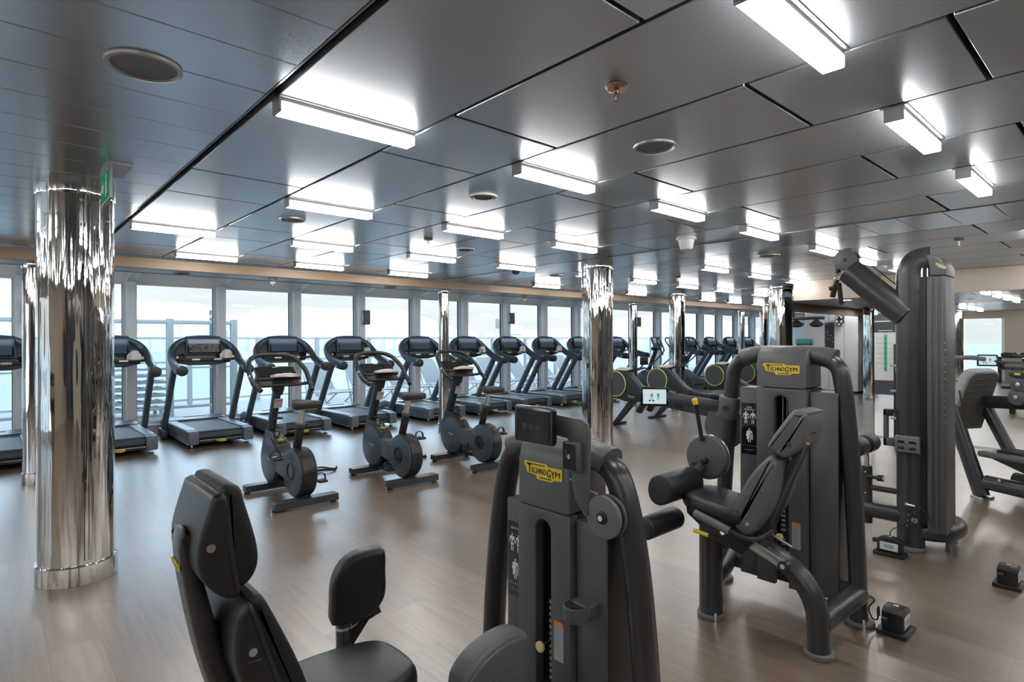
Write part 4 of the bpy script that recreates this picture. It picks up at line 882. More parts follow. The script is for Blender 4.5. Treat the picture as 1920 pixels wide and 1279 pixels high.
# ---------------------------------------------------------------- abductor machine
O = (1.1, 1.6, 0)
ab = thing('abductor_machine', O, 'grey abductor machine with tablet on top and black seat, closest to the camera', 'weight machine')
bb = lambda b, n, p=ab: b.build(n, p, O)
tower(ab, O, 1.60, 1.60, 1.152, .875, 0.08, 'ABDUCTOR', [(2.02, 0), (2.005, .35), (1.965, .70), (1.92, .93), (1.865, 1.065), (1.74, 1.09)], [(1.175, 0), (1.19, .35), (1.225, .70), (1.27, .93), (1.325, 1.065), (1.45, 1.09)], 1.70, .105, .150, [(-.06, .02, .05, .05), (.06, .02, .05, .05)], low=True)
b = MB(); b.tube([(1.70, 2.01, .15), (1.70, 1.18, .15)], .05, 'frame', seg=16); b.tube([(.55, 1.6, .13), (1.66, 1.6, .13)], .055, 'frame', seg=16); b.box((.60, 1.6, .05), (.10, .52, .10), 'frame', .02, 3); bb(b, 'base_tube')
b = MB(); Xc = T(1.598, 1.385, .535)
b.lathe([(.042, 0), (.046, .003), (.047, .05), (.042, .052), (.040, .006), (0, .006)], 'shroud', 32, X=Xc @ T(-.045, 0, 0)); b.span((-.03, -.046, .004), (.03, .046, .05), 'shroud', .004, 1, X=Xc @ T(.0, 0, 0)); bb(b, 'cup_holder')
b = MB(); b.prism(circ(.074, 48, 1.272, .92), 'x', 1.560, 1.578, 'grip', .006, 2); b.prism(circ(.066, 40, 1.272, .92), 'x', 1.578, 1.592, 'black'); b.prism(circ(.074, 48, 1.272, .92), 'x', 1.592, 1.606, 'shroud', .005, 2); b.cyl((1.553, 1.272, .92), (1.562, 1.272, .92), .022, 'black', 20, bev=.003); b.cyl((1.548, 1.272, .92), (1.555, 1.272, .92), .010, 'steel', 12); b.box((1.63, 1.29, .92), (.06, .05, .06), 'black', .01); pu = bb(b, 'pulley')
b = MB(); b.tube([(1.585, 1.44, 1.02), (1.585, 1.31, .99)], .004, 'steel', seg=6); bb(b, 'cable', pu)
# tablet, its plate and the card reader
b = MB(); b.prism([(1.56, 1.185), (1.43, 1.172), (1.412, 1.155), (1.408, 1.02), (1.395, .965), (1.345, .905), (1.33, .92), (1.335, 1.0), (1.330, 1.20), (1.338, 1.232), (1.365, 1.248), (1.56, 1.258)], 'x', 1.555, 1.575, 'shroud', .004, 2); pl = bb(b, 'tablet_bracket')
b = MB(); b.span((1.525, 1.352, 1.065), (1.565, 1.425, 1.168), 'shroud', .006, 2); b.span((1.522, 1.362, 1.072), (1.526, 1.420, 1.162), 'blackgloss', .001, 1)
Xq = frame_matrix((1.5215, 1.391, 1.117), (0, -1, 0), (0, 0, 1), (-1, 0, 0)); b.torus((0, 0, 0), .006, .001, 'textwhite', 16, 6, X=Xq); b.box((0, 0, 0), (.003, .018, .001), 'textwhite', X=Xq); b.box((-.013, .01, 0), (.001, .03, .0006), 'label', X=Xq); bb(b, 'card_reader', pl)
tb, Xt = tablet(ab, O, (1.50, 1.548, 1.215), (-1, 0, 0), .205, .137, 'screen_off', icons=False)
b = MB()
for x in (-.035, 0, .035): b.lathe([(0, .001), (.012, .0012), (.014, .0008)], 'black', 16, X=Xt @ T(x-.01, -.012, .0012))
b.box((0, .0, .0), (.002, .002, .002), 'black', X=Xt); bb(b, 'screen_picture', tb)
b = MB(); b.box((0, 0, -.025), (.06, .05, .05), 'black', .01, X=Xt @ T(0, 0, -.015)); b.box((.0, 0, -.05), (.03, .03, .06), 'black', .005, X=Xt); bb(b, 'tablet_mount', tb)
# seat unit, user faces +X; profiles in (x, z) extruded along Y
yc = 1.587
def py(prof, w, mat, bev=.03, y=yc): b = MB(); b.prism(cs(prof, 3), 'y', y-w/2, y+w/2, mat, bev, 4); return b
b = py([(.458, 1.145), (.448, 1.180), (.42, 1.19), (.402, 1.17), (.398, 1.05), (.412, .96), (.430, .942), (.455, .942), (.474, .955), (.487, .98), (.490, 1.01), (.484, 1.05), (.471, 1.10)], .26, 'vinylside', .022)
hr = bb(b, 'headrest')
b = py([(.418, 1.165), (.388, 1.172), (.378, 1.15), (.360, 1.09), (.352, 1.04), (.36, .985), (.40, .935), (.44, .922), (.445, .96), (.432, 1.05)], .272, 'vinyl', .014)
b.cyl((.378, yc-.1395, 1.055), (.378, yc-.13, 1.055), .010, 'steel', 16); b.torus((.378, yc-.1365, 1.055), .010, .003, 'black', 16, 6, X=T(0, 0, 0) @ T(.378, yc-.1365, 1.055) @ RX(PI/2) @ T(-.378, -(yc-.1365), -1.055)); bb(b, 'headrest_shell', hr)
b = MB(); b.prism([(.395, 1.155), (.383, 1.160), (.388, 1.172), (.40, 1.168)], 'y', yc-.11, yc+.11, 'black', .004, 2); bb(b, 'top_seam', hr)
b = py([(.455, .90), (.485, .92), (.52, .86), (.59, .70), (.61, .62), (.60, .58), (.56, .575), (.53, .62), (.49, .76)], .30, 'vinylside', .025)
bk = bb(b, 'backrest')
b = py([(.468, .905), (.435, .885), (.425, .80), (.44, .72), (.49, .60), (.56, .572), (.56, .63), (.512, .77)], .312, 'vinyl', .016); b.cyl((.463, yc-.160, .795), (.463, yc-.15, .795), .010, 'steel', 16); b.prism([(.45, .775), (.485, .772), (.478, .765), (.455, .765)], 'y', yc-.159, yc-.150, 'black', .002, 1); bb(b, 'backrest_shell', bk)
b = py([(.350, 1.08), (.335, 1.03), (.352, .90), (.385, .74), (.43, .60), (.50, .50), (.56, .50), (.47, .66), (.425, .80), (.385, .96)], .10, 'frame', .02); sp = bb(b, 'back_support')
b = MB(); logo(b, frame_matrix((.3375, yc, .99), (0, -1, 0), (-.12, 0, .99), (-.99, 0, -.12)), .07, detail=True); bb(b, 'small_badge', sp)
b = MB(); b.prism(cs([(.60, 1.43), (.74, 1.42), (.86, 1.435), (.95, 1.48), (.97, 1.587), (.95, 1.694), (.86, 1.74), (.74, 1.755), (.60, 1.745), (.565, 1.70), (.565, 1.475)]), 'z', .475, .565, 'vinyl', .034, 4); bb(b, 'seat')
b = MB(); b.span((.55, 1.52, .40), (.90, 1.66, .475), 'frame', .02, 3); b.tube([(.72, 1.59, .14), (.72, 1.59, .42)], .05, 'frame', seg=16); b.tube([(.50, 1.587, .52), (.56, 1.587, .43)], .04, 'frame', seg=14); bb(b, 'seat_post')
pp = [(-.093, -.118), (-.097, -.05), (-.095, .01), (-.080, .06), (-.05, .098), (-.005, .119), (.05, .124), (.088, .119), (.098, .09), (.097, .04), (.099, -.01), (.094, -.05), (.075, -.085), (.045, -.11), (-.02, -.125)]
Xf = T(.985, 1.93, .655) @ RZ(math.radians(-14))
b = MB(); b.prism(cs(pp, 3), 'y', -.045, .03, 'vinyl', .022, 4, X=Xf); pd = bb(b, 'leg_pad')
b = MB(); b.tube([Xf @ Vector((-.05, -.01, -.10)), Xf @ Vector((-.05, -.01, -.30))], .026, 'frame', seg=14); b.prism([(-.03, -.16), (.085, -.115), (.075, -.085), (.06, -.09), (-.02, -.20)], 'y', -.02, .02, 'black', .006, 2, X=Xf); b.cyl(Xf @ Vector((-.05, -.01, -.145)), Xf @ Vector((-.05, -.01, -.135)), .028, 'alu', 16); b.tube([Xf @ Vector((-.05, -.01, -.30)), Vector((.98, 1.75, .30)), Vector((1.0, 1.62, .25))], .026, 'frame', seg=12); bb(b, 'pad_arm')
Xn = T(1.115, 1.315, .53) @ RZ(math.radians(10)) @ RX(math.radians(6))
b = MB(); b.prism(cs([(x*1.5, z*1.0) for x, z in [(-.098, -.14), (-.102, .02), (-.094, .075), (-.055, .11), (0, .12), (.055, .112), (.09, .082), (.1, .02), (.094, -.03), (.098, -.14)]], 3), 'y', -.018, .06, 'vinylgrey', .02, 4, X=Xn); b.prism(cs([(x*1.44, z*.97) for x, z in [(-.098, -.14), (-.102, .02), (-.094, .07), (-.055, .10), (0, .11), (.055, .102), (.09, .078), (.1, .02), (.094, -.03), (.098, -.14)]], 3), 'y', -.026, -.01, 'shroud', .008, 3, X=Xn); pd = bb(b, 'leg_pad')
b = MB(); Xg = frame_matrix(Xn @ Vector((0.005, -.0262, -.0)), tuple((Xn.to_3x3() @ Vector((1, 0, 0)))), tuple((Xn.to_3x3() @ Vector((0, 0, 1)))), tuple((Xn.to_3x3() @ Vector((0, -1, 0))))); logo(b, Xg, .13, 'shroud', 'vinylgrey'); bb(b, 'embossed_logo', pd)
b = MB(); b.tube([Xn @ Vector((0, .03, -.12)), Xn @ Vector((0, .04, -.25)), Vector((1.05, 1.50, .26)), Vector((1.03, 1.58, .25))], .026, 'frame', seg=12); bb(b, 'pad_arm')
# ---------------------------------------------------------------- cable pulldown tower
O = (5.0, 1.3, 0)
ct = thing('cable_pulldown_tower', O, 'tall grey cable tower with angled overhead arm and knee rollers', 'weight machine')
bb = lambda b, n, p=ct: b.build(n, p, O)
b = MB(); b.tube(fillet([(4.98, 1.20, .02), (4.98, 1.20, 2.02), (4.985, 1.16, 2.095), (5.0, 1.075, 2.10)], .12, 8), .062, 'frame', ry=.088, seg=24, up=(0, 1, 0)); b.cyl((4.98, 1.20, 0), (4.98, 1.20, .03), .095, 'grip', 28, bev=.006); col = bb(b, 'column')
b = MB(); b.tube(fillet([(4.99, 1.22, 1.70), (4.99, 1.40, 1.86), (4.99, 1.56, 2.02), (4.99, 1.60, 2.06)], .1), .086, 'frame', ry=.096, seg=20, up=(0, 0, 1)); b.cyl((4.99, 1.575, 2.03), (4.99, 1.61, 2.065), .080, 'frame', 20, bev=.02); bb(b, 'overhead_arm')
b = MB(); b.prism(circ(.082, 40, 1.622, 2.145), 'x', 4.945, 4.962, 'shroud', .004, 2); b.prism(circ(.082, 40, 1.622, 2.145), 'x', 5.01, 5.027, 'shroud', .004, 2); b.prism(circ(.07, 32, 1.622, 2.145), 'x', 4.965, 5.008, 'rubber'); b.cyl((4.938, 1.622, 2.145), (4.948, 1.622, 2.145), .016, 'black', 16, bev=.003); b.prism([(1.56, 2.06), (1.60, 2.06), (1.63, 2.235), (1.58, 2.235)], 'x', 4.95, 5.02, 'shroud', .006, 2); bb(b, 'pulley')
b = MB(); b.tube([(4.985, 1.60, 2.22), (4.985, 1.42, 2.06), (4.985, 1.28, 1.92)], .004, 'rubber', seg=6); b.tube([(4.985, 1.685, 2.13), (4.985, 1.685, 2.04)], .004, 'rubber', seg=6); bb(b, 'cable')
b = MB(); b.cyl((4.985, 1.685, 2.05), (4.985, 1.685, 2.09), .022, 'black', 16, bev=.006); b.torus((0, 0, 0), .022, .005, 'steel', 20, 8, X=T(4.985, 1.685, 2.015) @ RY(PI/2)); b.tube(fillet([(4.985, 1.69, 1.995), (4.985, 1.71, 1.94), (4.985, 1.745, 1.93)], .02), .018, 'black', seg=10); b.cyl((4.985, 1.70, 1.96), (4.985, 1.725, 1.86), .020, 'rubber', 14, bev=.005); b.cyl((4.98, 1.675, 1.97), (4.975, 1.655, 1.80), .017, 'rubber', 14, bev=.005); bb(b, 'cable_handle')
# weight housing behind the column
b = MB(); b.span((4.93, .975, .16), (5.20, 1.09, 1.97), 'shroud', .012, 2)
for y in (1.065, 1.03, .995): b.span((4.920, y-.008, .18), (4.932, y+.008, 1.96), 'shroud', .004, 2)
b.span((4.94, 1.09, .20), (5.14, 1.135, 1.97), 'black', .004, 1)
for z in [.95+.05*k for k in range(12)]: b.cyl((4.926, .983, z), (4.931, .983, z), .004, 'alu', 8)
hs = bb(b, 'weight_housing')
b = MB(); b.prism([(.972, 1.97), (.975, 2.03), (1.005, 2.09), (1.06, 2.125), (1.10, 2.12), (1.085, 2.09), (1.072, 2.03), (1.07, 1.97)], 'x', 4.925, 5.20, 'shroud', .012, 3); b.span((4.955, 1.06, 1.97), (5.12, 1.13, 2.09), 'black'); b.cyl((4.95, 1.12, 1.97), (4.95, 1.12, 2.06), .008, 'steel', 10); b.cyl((4.95, 1.085, 1.97), (4.95, 1.085, 2.03), .006, 'steel', 10); hc = bb(b, 'housing_cap')
b = MB(); logo(b, frame_matrix((4.924, 1.005, 2.035), (0, -.86, -.5), (0, -.5, .86), (-1, 0, 0)), .07, 'paleyellow', 'shroud'); bb(b, 'logo_plate', hc)
b = MB(); b.prism([(1.125, .71), (1.275, .71), (1.275, .83), (1.125, .83)], 'x', 4.885, 4.935, 'grip', .014, 3)
for y in (1.165, 1.235):
    for z in (.745, .79): b.box((4.884, y, z), (.008, .042, .018), 'black', .003)
    b.torus((0, 0, 0), .034, .005, 'grip', 24, 8, X=T(4.886, y, .768) @ RY(PI/2))
bb(b, 'rope_holder', col)
b = MB(); b.tube(fillet([(5.0, 1.20, .14), (5.02, 1.02, .14), (5.22, .965, .14), (5.44, 1.02, .14), (5.32, 1.2, .14), (5.02, 1.20, .14)], .14, 8), .062, 'frame', seg=18, up=(0, 0, 1)); b.cyl((5.12, 1.0, 0), (5.12, 1.0, .085), .022, 'grip', 16); b.cyl((5.38, 1.02, 0), (5.38, 1.02, .085), .022, 'grip', 16); bb(b, 'base_loop')
b = MB(); b.tube([(4.99, 1.24, .235), (4.99, 1.98, .235)], .062, 'frame', seg=18); b.tube([(4.99, 1.24, .40), (4.99, 1.50, .40)], .022, 'frame', seg=12); b.span((4.85, 1.93, 0), (5.13, 2.01, .20), 'frame', .02, 3); bb(b, 'base_beam')
b = MB(); b.tube([(4.99, 1.485, .13), (4.99, 1.485, .56)], .036, 'frame', seg=16)
for z in (.52, .36): b.cyl((4.952, 1.485, z), (4.957, 1.485, z), .006, 'steel', 10)
b.tube([(4.985, 1.56, .45), (4.985, 1.9, .45)], .03, 'frame', ry=.04, seg=12); po = bb(b, 'roller_post')
b = MB(); b.tube(fillet([(4.99, 1.485, .55), (4.99, 1.485, .64), (4.99, 1.50, .69), (4.98, 1.515, .71)], .05), .016, 'steel', seg=12); bb(b, 'chrome_stem', po)
b = MB(); b.cyl((4.96, 1.47, .485), (4.92, 1.38, .495), .013, 'black', 12); b.cyl((4.925, 1.395, .492), (4.915, 1.355, .497), .024, 'black', 16, bev=.006); b.cyl((4.915, 1.356, .497), (4.914, 1.352, .497), .014, 'paleyellow', 14); bb(b, 'adjusting_knob', po)
for dx in (-1, 1):
    b = MB(); b.cyl((4.985+dx*.03, 1.515, .715), (4.985+dx*.21, 1.515, .715), .072, 'vinyl', 24, bev=.016); bb(b, 'knee_roller')
b = MB(); b.prism(rpoly(.30, .40, .09), 'z', .50, .57, 'vinyl', .025, 3, X=T(4.99, 1.95, 0)); b.tube([(4.99, 1.95, .2), (4.99, 1.95, .5)], .04, 'frame', seg=14); bb(b, 'seat')
b = MB()
for (y, z, k) in ((1.205, .345, 1), (1.19, .27, 0), (1.195, .23, 0), (1.2, .19, 0)): b.cyl((4.885, y, z), (4.90, y, z), .012 if k else .006, 'steel', 12)
b.cyl((4.875, 1.20, .345), (4.89, 1.155, .34), .009, 'steel', 10); b.cyl((4.885, 1.155, .235), (4.895, 1.155, .235), .02, 'alugrey', 18, bev=.003); b.tube(spline([(4.885, 1.155, .335), (4.87, 1.15, .29), (4.88, 1.155, .235), (4.87, 1.19, .20)], 5), .003, 'black', seg=6); b.tube(spline([(4.90, 1.14, .34), (4.90, 1.08, .30), (4.90, 1.06, .23)], 5), .003, 'black', seg=6); bb(b, 'cable_fittings', col)
b = MB(); b.span((4.93, 1.30, .96), (4.985, 1.36, 1.01), 'black', .006); b.span((4.93, 1.335, .74), (4.985, 1.36, 1.01), 'shroud', .006); b.span((4.93, 1.27, .74), (4.985, 1.36, .80), 'shroud', .006); bb(b, 'side_bracket', col)
# ---------------------------------------------------------------- leg press at the right edge
O = (7.1, 1.0, 0)
lp = thing('leg_press', O, 'leg press with ribbed grey foot plate at the right edge of the picture', 'weight machine')
bb = lambda b, n, p=lp: b.build(n, p, O)
b = MB(); b.tube([(7.02, 1.10, .02), (7.02, 1.52, 1.20)], .05, 'frame', ry=.075, seg=18, up=(0, 1, 0)); b.tube([(7.40, 1.10, .40), (7.40, 1.42, 1.0)], .045, 'frame', ry=.06, seg=16, up=(0, 1, 0)); b.span((6.95, 1.04, 0), (7.10, 1.16, .02), 'alu', .004); b.cyl((6.965, 1.27, 1.02), (6.965, 1.245, .90), .008, 'black', 8); bb(b, 'frame')
Xp = T(7.0, 1.385, .93) @ RX(math.radians(20))
b = MB(); b.prism([(0, -.32), (0, .25), (.03, .31), (.08, .33), (.34, .33), (.40, .30), (.42, .25), (.45, -.32)], 'y', -.09, .0, 'padlight', .022, 3, X=Xp); fp = bb(b, 'foot_plate')
b = MB()
b.prism([(.03, -.30), (.03, .24), (.06, .295), (.09, .31), (.33, .31), (.38, .285), (.40, .24), (.43, -.30)], 'y', -.098, -.086, 'padrib', .004, 1, X=Xp)
for i in range(9):
    for x0, x1 in ((.05, .21), (.235, .39)): b.box(((x0+x1)/2, -.100, -.25+.062*i), (x1-x0, .007, .012), 'padrib', .003, 1, X=Xp)
bb(b, 'ribbed_cover', fp)
b = MB(); b.tube(fillet([(7.05, 1.45, 1.20), (7.05, 1.47, 1.33), (7.05, 1.2, 1.345), (7.06, 1.1, 1.33)], .07), .022, 'grip', seg=12); bb(b, 'handle')
b = MB(); b.span((6.98, .40, .40), (7.45, 1.12, .455), 'shroud', .02, 3); b.box((7.2, .85, .465), (.25, .32, .02), 'rubber', .01); b.span((7.0, .2, .405), (7.06, .95, .43), 'alu', .004); bb(b, 'slide_platform')
b = MB(); b.tube([(7.03, 1.06, .16), (7.03, .2, .16)], .07, 'frame', seg=18); b.tube([(7.40, 1.06, .16), (7.40, .2, .16)], .07, 'frame', seg=18); b.prism([(1.05, .40), (.55, .25), (.3, .25), (.3, .40)], 'x', 7.03, 7.40, 'black', .01); b.cyl((6.957, .90, .22), (6.965, .90, .22), .014, 'steel', 12); bb(b, 'base_frame')
b = MB(); b.tube([(7.30, 1.25, .90), (7.30, .55, .94)], .062, 'rubber', seg=18); bb(b, 'push_arm'); lp.rotation_euler = (0, 0, math.radians(-27))
Wl = T(*O) @ RZ(math.radians(27)) @ T(-O[0], -O[1], -O[2])
tp = Wl @ Vector((7.6, 1.16, 1.305)); tf = (Wl.to_3x3() @ Vector((-.98, -.2, .05)))
tablet(lp, O, tuple(tp), tuple(tf), .17, .12, 'screen_on')
b = MB(); b.tube([tp+Vector((.03, 0, 0)), tp+Vector((.08, -.1, -.02)), tp+Vector((.02, -.5, -.03))], .02, 'frame', seg=10); bb(b, 'tablet_arm')
b = MB()
for dy, dz in ((.92, 1.0), (.90, 1.12)): b.prism(circ(.075, 32, dy-.02, dz-.02), 'x', 7.17, 7.21, 'shroud', .006, 2); b.cyl((7.16, dy-.02, dz-.02), (7.172, dy-.02, dz-.02), .02, 'alu', 16, bev=.003)
bb(b, 'pulley')
b = MB(); b.span((7.12, .40, 1.17), (7.20, .93, 1.235), 'frame', .012, 2); b.span((7.12, .40, 1.25), (7.18, .97, 1.29), 'shroud', .012, 2); b.box((7.115, .85, 1.2), (.006, .05, .02), 'yellow'); bb(b, 'upper_beam')
# ---------------------------------------------------------------- black boxes on the floor and their leads
def power_box(x, y, rz, label, size=(.17, .19, .15)):
    t = thing('floor_box', (x, y, 0), label, 'floor box', 'black boxes standing on the floor', rz=rz)
    w, l, h = size
    b = MB(); b.span((-w/2-.02, -l/2-.02, 0), (w/2+.02, l/2+.02, .025), 'black', .006, 2); b.build('foot', t)
    b = MB(); b.prism([(-w/2, .025), (w/2, .025), (w/2, h-.02), (w*.3, h-.004), (0, h), (-w*.3, h-.004), (-w/2, h-.02)], 'y', -l/2, l/2, 'black', .008, 3); b.span((-.006, -.012, h-.001), (.006, .012, h+.002), 'textwhite'); b.build('body', t)
    b = MB(); b.span((-w/2+.02, -l/2-.002, .04), (w/2-.02, -l/2+.002, h-.035), 'paper', .001, 1); b.span((-w*.2, -l/2-.0028, .055), (w*.2, -l/2-.001, h-.05), 'label', .0005, 1); b.build('plate_label', t)
    b = MB(); b.box((-w/2-.015, l*.25, .08), (.05, .03, .03), 'black', .006); b.build('plug', t)
    return t
power_box(3.52, .915, 0, 'black floor box with a pale side label beside the leg extension foot', (.135, .10, .135))
power_box(4.74, 1.265, math.radians(-90), 'black floor box with a large pale front label by the cable tower foot', (.15, .07, .13))
power_box(4.69, .615, 0, 'black floor box at the right edge of the picture, on bare floor', (.14, .10, .13))
cord('box_lead', [(3.50, 1.03, .155), (3.47, 1.00, .15), (3.45, 1.02, .11), (3.47, 1.01, .055), (3.485, .99, .05), (3.47, .985, .10), (3.455, .975, .13), (3.45, .97, .085)], .004, 'tangled black lead between the leg extension foot and its floor box', mat='black')
cord('box_lead', [(4.74, 1.265, .13), (4.74, 1.265, .16), (4.78, 1.26, .175), (4.82, 1.24, .185), (4.89, 1.21, .20)], .003, 'thin black lead from the cable tower to its floor box', mat='black')
# ================================================================== BEYOND THE MIRROR EDGE
t = thing('wall_poster', (10.255, 2.80, 0.88), 'tall poster board with a green column and dark header, on the mirror edge', 'poster')
Xp = frame_matrix((-.004, 0, 0), (0, -1, 0), (0, 0, 1), (-1, 0, 0))
b = MB(); b.box((0, .35, -.002), (.285, 1.12, .008), 'wallwhite', .002, 1, X=Xp); b.box((0, .83, .0025), (.285, .165, .002), 'darkdoor', X=Xp); b.box((0, -.10, .0025), (.285, .22, .002), 'darkdoor', X=Xp); b.build('board', t)
b = MB(); b.box((.01, .43, .003), (.045, .56, .002), 'greenbar', X=Xp)
for i in range(7):
    b.box((-.07, .66-.078*i, .003), (.08, .005, .001), 'red' if i % 2 else 'label', X=Xp); b.box((.08, .655-.078*i, .003), (.06, .004, .001), 'label', X=Xp); b.box((.01, .66-.078*i, .0042), (.02, .012, .001), 'darkdoor', X=Xp)
b.box((.01, .745, .003), (.06, .008, .001), 'label', X=Xp)
for i in range(14): b.box((-.085+.0145*i, .775, .0042), (.009, .014+.004*(i % 3), .001), 'textwhite', X=Xp)
b.build('printed_chart', t)
t = thing('wall_panel', (17.945, 6.28, 1.0), 'dark dotted print panel on the white wall past the mirror edge', 'wall print')
b = MB(); b.span((-.02, -.13, 0), (0, .13, 1.0), 'dotted'); b.build('printed_panel', t); b = MB(); b.span((-.024, -.14, -.01), (-.0, -.13, 1.01), 'white'); b.span((-.024, .13, -.01), (0, .14, 1.01), 'white'); b.build('frame', t)
t = thing('wall_spotlight', (17.95, 5.98, 2.02), 'black cluster spotlight fixed high on the white wall', 'spotlight')
b = MB(); b.cyl((0, 0, .06), (-.10, 0, .06), .05, 'black', 16); b.build('base', t)
for dy, dz in ((-.06, .12), (.06, .12), (-.06, 0), (.06, 0), (0, -.08)):
    b = MB(); b.cyl((-.08, dy, dz), (-.17, dy, dz), .055, 'black', 18, bev=.01); b.cyl((-.168, dy, dz), (-.174, dy, dz), .035, 'alu', 16); b.build('lamp_head', t)
t = thing('suspension_rig', (16.2, 6.15, 1.96), 'dark overhead boxing rig bar with hanging platforms, above the leg extension tower', 'training rig')
b = MB(); b.span((-.06, -.35, .08), (.06, .55, .16), 'black', .02); b.span((-.04, .40, .1), (.04, .50, .549), 'black', .01); b.build('bar', t)
for y in (-.15, .35):
    b = MB(); b.lathe([(0, .08), (.05, .07), (.17, -.02), (.17, -.06), (.10, -.11), (0, -.12)], 'black', 28, X=T(0, y, 0)); b.build('platform', t)
b = MB(); b.span((-.02, .15, -.03), (.02, .3, .0), 'black', .008); b.build('peg', t)
t = thing('padded_bench', (16.6, 6.45, 0), 'machine with teal padded cushion seen past the mirror edge', 'exercise bench')
b = MB(); b.prism(rpoly(.30, .42, .08), 'z', 1.36, 1.54, 'teal', .05, 3, X=RZ(0.2)); b.build('cushion', t)
b = MB()
for q in (-.15, .15): b.span((-.05, q-.04, 0), (.05, q+.04, 1.36), 'black', .01)
b.span((-.25, -.4, 0), (.25, .4, .06), 'black', .01); b.tube([(-.2, .40, .9), (-.2, .46, 1.3), (-.2, .52, 1.62)], .03, 'black', seg=10); b.build('stand', t)
# small plate rack added at the mirror, standing in for plates reflected in it
t = thing('plate_rack', (9.95, 2.42, 0), 'rack with yellow weight plates at the mirror, left of the cable tower', 'weight rack')
b = MB()
for q in (-.16, .16): b.span((-.03, q-.02, 0), (.03, q+.02, 1.45), 'black', .006)
for z in (.35, .75, 1.12): b.span((-.12, -.2, z), (.12, .2, z+.03), 'alugrey', .006)
b.span((-.2, -.22, 0), (.2, .22, .05), 'black', .01); b.build('stand', t)
for i, (y, z, m) in enumerate(((.10, .93, 'yellow'), (.03, .93, 'yellow'), (-.05, .93, 'black'), (.08, .52, 'black'), (-.04, .52, 'shroud'), (.08, 1.27, 'black'), (-.02, 1.27, 'black'))):
    p = MB(); p.torus((0, 0, 0), .105, .032, m, 28, 10, X=T(-.01, 0, 0) @ RX(PI/2)); p.cyl((-.01, -.018, 0), (-.01, .018, 0), .09, m if m != 'yellow' else 'black', 24)
    o = p.build('weight_plate', loc=(9.95, 2.42+y, z+.16-.005)); tag(o, ('%s round weight plate on the plate rack by the mirror, %s' % ({'yellow': 'yellow', 'black': 'black', 'shroud': 'grey'}[m], ('leftmost of the middle shelf', 'second on the middle shelf', 'rightmost of the middle shelf', 'left on the low shelf', 'right on the low shelf', 'left on the top shelf', 'right on the top shelf')[i])), 'weight plate', 'weight plates on the plate rack')
# dumbbell rack left of the picture: only its reflection shows
t = thing('dumbbell_rack', (-5.6, 2.9, 0), 'dark dumbbell rack that only shows as a reflection in the mirror', 'dumbbell rack')
b = MB()
for q in (-.75, .75): b.span((-.22, q-.03, 0), (.22, q+.03, .9), 'black', .01)
for z in (.45, .85): b.span((-.2, -.78, z), (.2, .78, z+.04), 'frame', .008)
b.build('stand', t)
db = None
for z in (.49, .89):
    for k in range(6):
        if db is None:
            b = MB(); b.cyl((-.10, 0, .075), (.10, 0, .075), .016, 'steel', 12)
            for s in (-1, 1): b.cyl((s*.07, 0, .075), (s*.17, 0, .075), .075, 'rubber', 20, bev=.012)
            db = b.build('dumbbell'); tag(db, 'black dumbbell on the rack that shows only in the mirror', 'dumbbell', 'dumbbells on the reflected rack'); c = db
        else: c = db.copy(); COL.objects.link(c)
        c.location = (-5.6, 2.9-.62+.25*k, z)
# ================================================================== OUTSIDE THE WINDOWS
mb = MB(); mb.span((-30, YW+0.12, -0.25), (60, 17.2, -0.05), 'deckgrey'); struct(mb.build('deck'))
mb = MB(); mb.span((-3000, 60, -22.2), (4200, 3600, -22), 'sea'); struct(mb.build('sea'))
# wind screen railing, each bay one thing
ry, n = 16.2, 0
proto = None
for k in range(-6, 26):
    x = -1.2+1.65*k; lab = 'glazed deck railing bay with pale posts beyond the windows'
    if proto is None:
        proto = thing('deck_railing', (x, ry, -.05), lab, 'railing', 'glazed railing bays along the deck')
        b = MB(); b.span((-.05, -.05, 0), (.05, .05, 1.62), 'railpaint', .006, 1); b.build('post', proto)
        b = MB(); b.span((-.04, -.06, 1.622), (1.60, .06, 1.68), 'railpaint', .01, 2); b.span((0.05, -.02, 1.03), (1.6, .02, 1.08), 'railpaint'); b.span((0.05, -.02, .08), (1.6, .02, .13), 'railpaint'); b.build('rail', proto)
        b = MB(); b.span((.06, -.006, .13), (1.59, .006, 1.03), 'railglass'); b.span((.06, -.006, 1.08), (1.59, .006, 1.60), 'railglass'); b.build('glass', proto)
    else: dup(proto, (x, ry, -.05), lab)
# taller screen frame close to the windows at the left
t = thing('deck_screen', (1.55, 13.2, -.05), 'tall pale deck screen frame outside, behind the two left treadmills', 'deck screen')
for x in (-1.5, 1.15, 2.35):
    b = MB(); b.span((x-.06, -.06, 0), (x+.06, .06, 2.03), 'railpaint', .006, 1); b.build('post', t)
b = MB(); b.span((-1.5, -.05, 1.92), (2.35, .05, 2.0), 'railpaint', .01); b.span((-1.5, -.02, .22), (2.35, .02, .27), 'railpaint'); b.span((-1.5, -.02, 1.02), (2.35, .02, 1.05), 'railpaint'); b.build('rail', t)
b = MB(); b.span((-1.44, -.005, .27), (2.29, .005, 1.92), 'railglass'); b.build('glass', t)
t = thing('deck_post', (3.62, 13.6, -.05), 'thick grey deck lamp post outside, right of the tall screen', 'lamp post')
b = MB(); b.cyl((0, 0, 0), (0, 0, 2.08), .085, 'railgrey', 24); b.build('pole', t); b = MB(); b.cyl((0, 0, 2.08), (0, 0, 2.14), .08, 'white', 24); b.cyl((0, 0, 2.14), (0, 0, 2.24), .09, 'railgrey', 24); b.build('lamp_cap', t)
t = thing('flood_light', (14.0, 16.0, -.05), 'floodlight on a slim mast outside, left of the second pillar', 'floodlight')
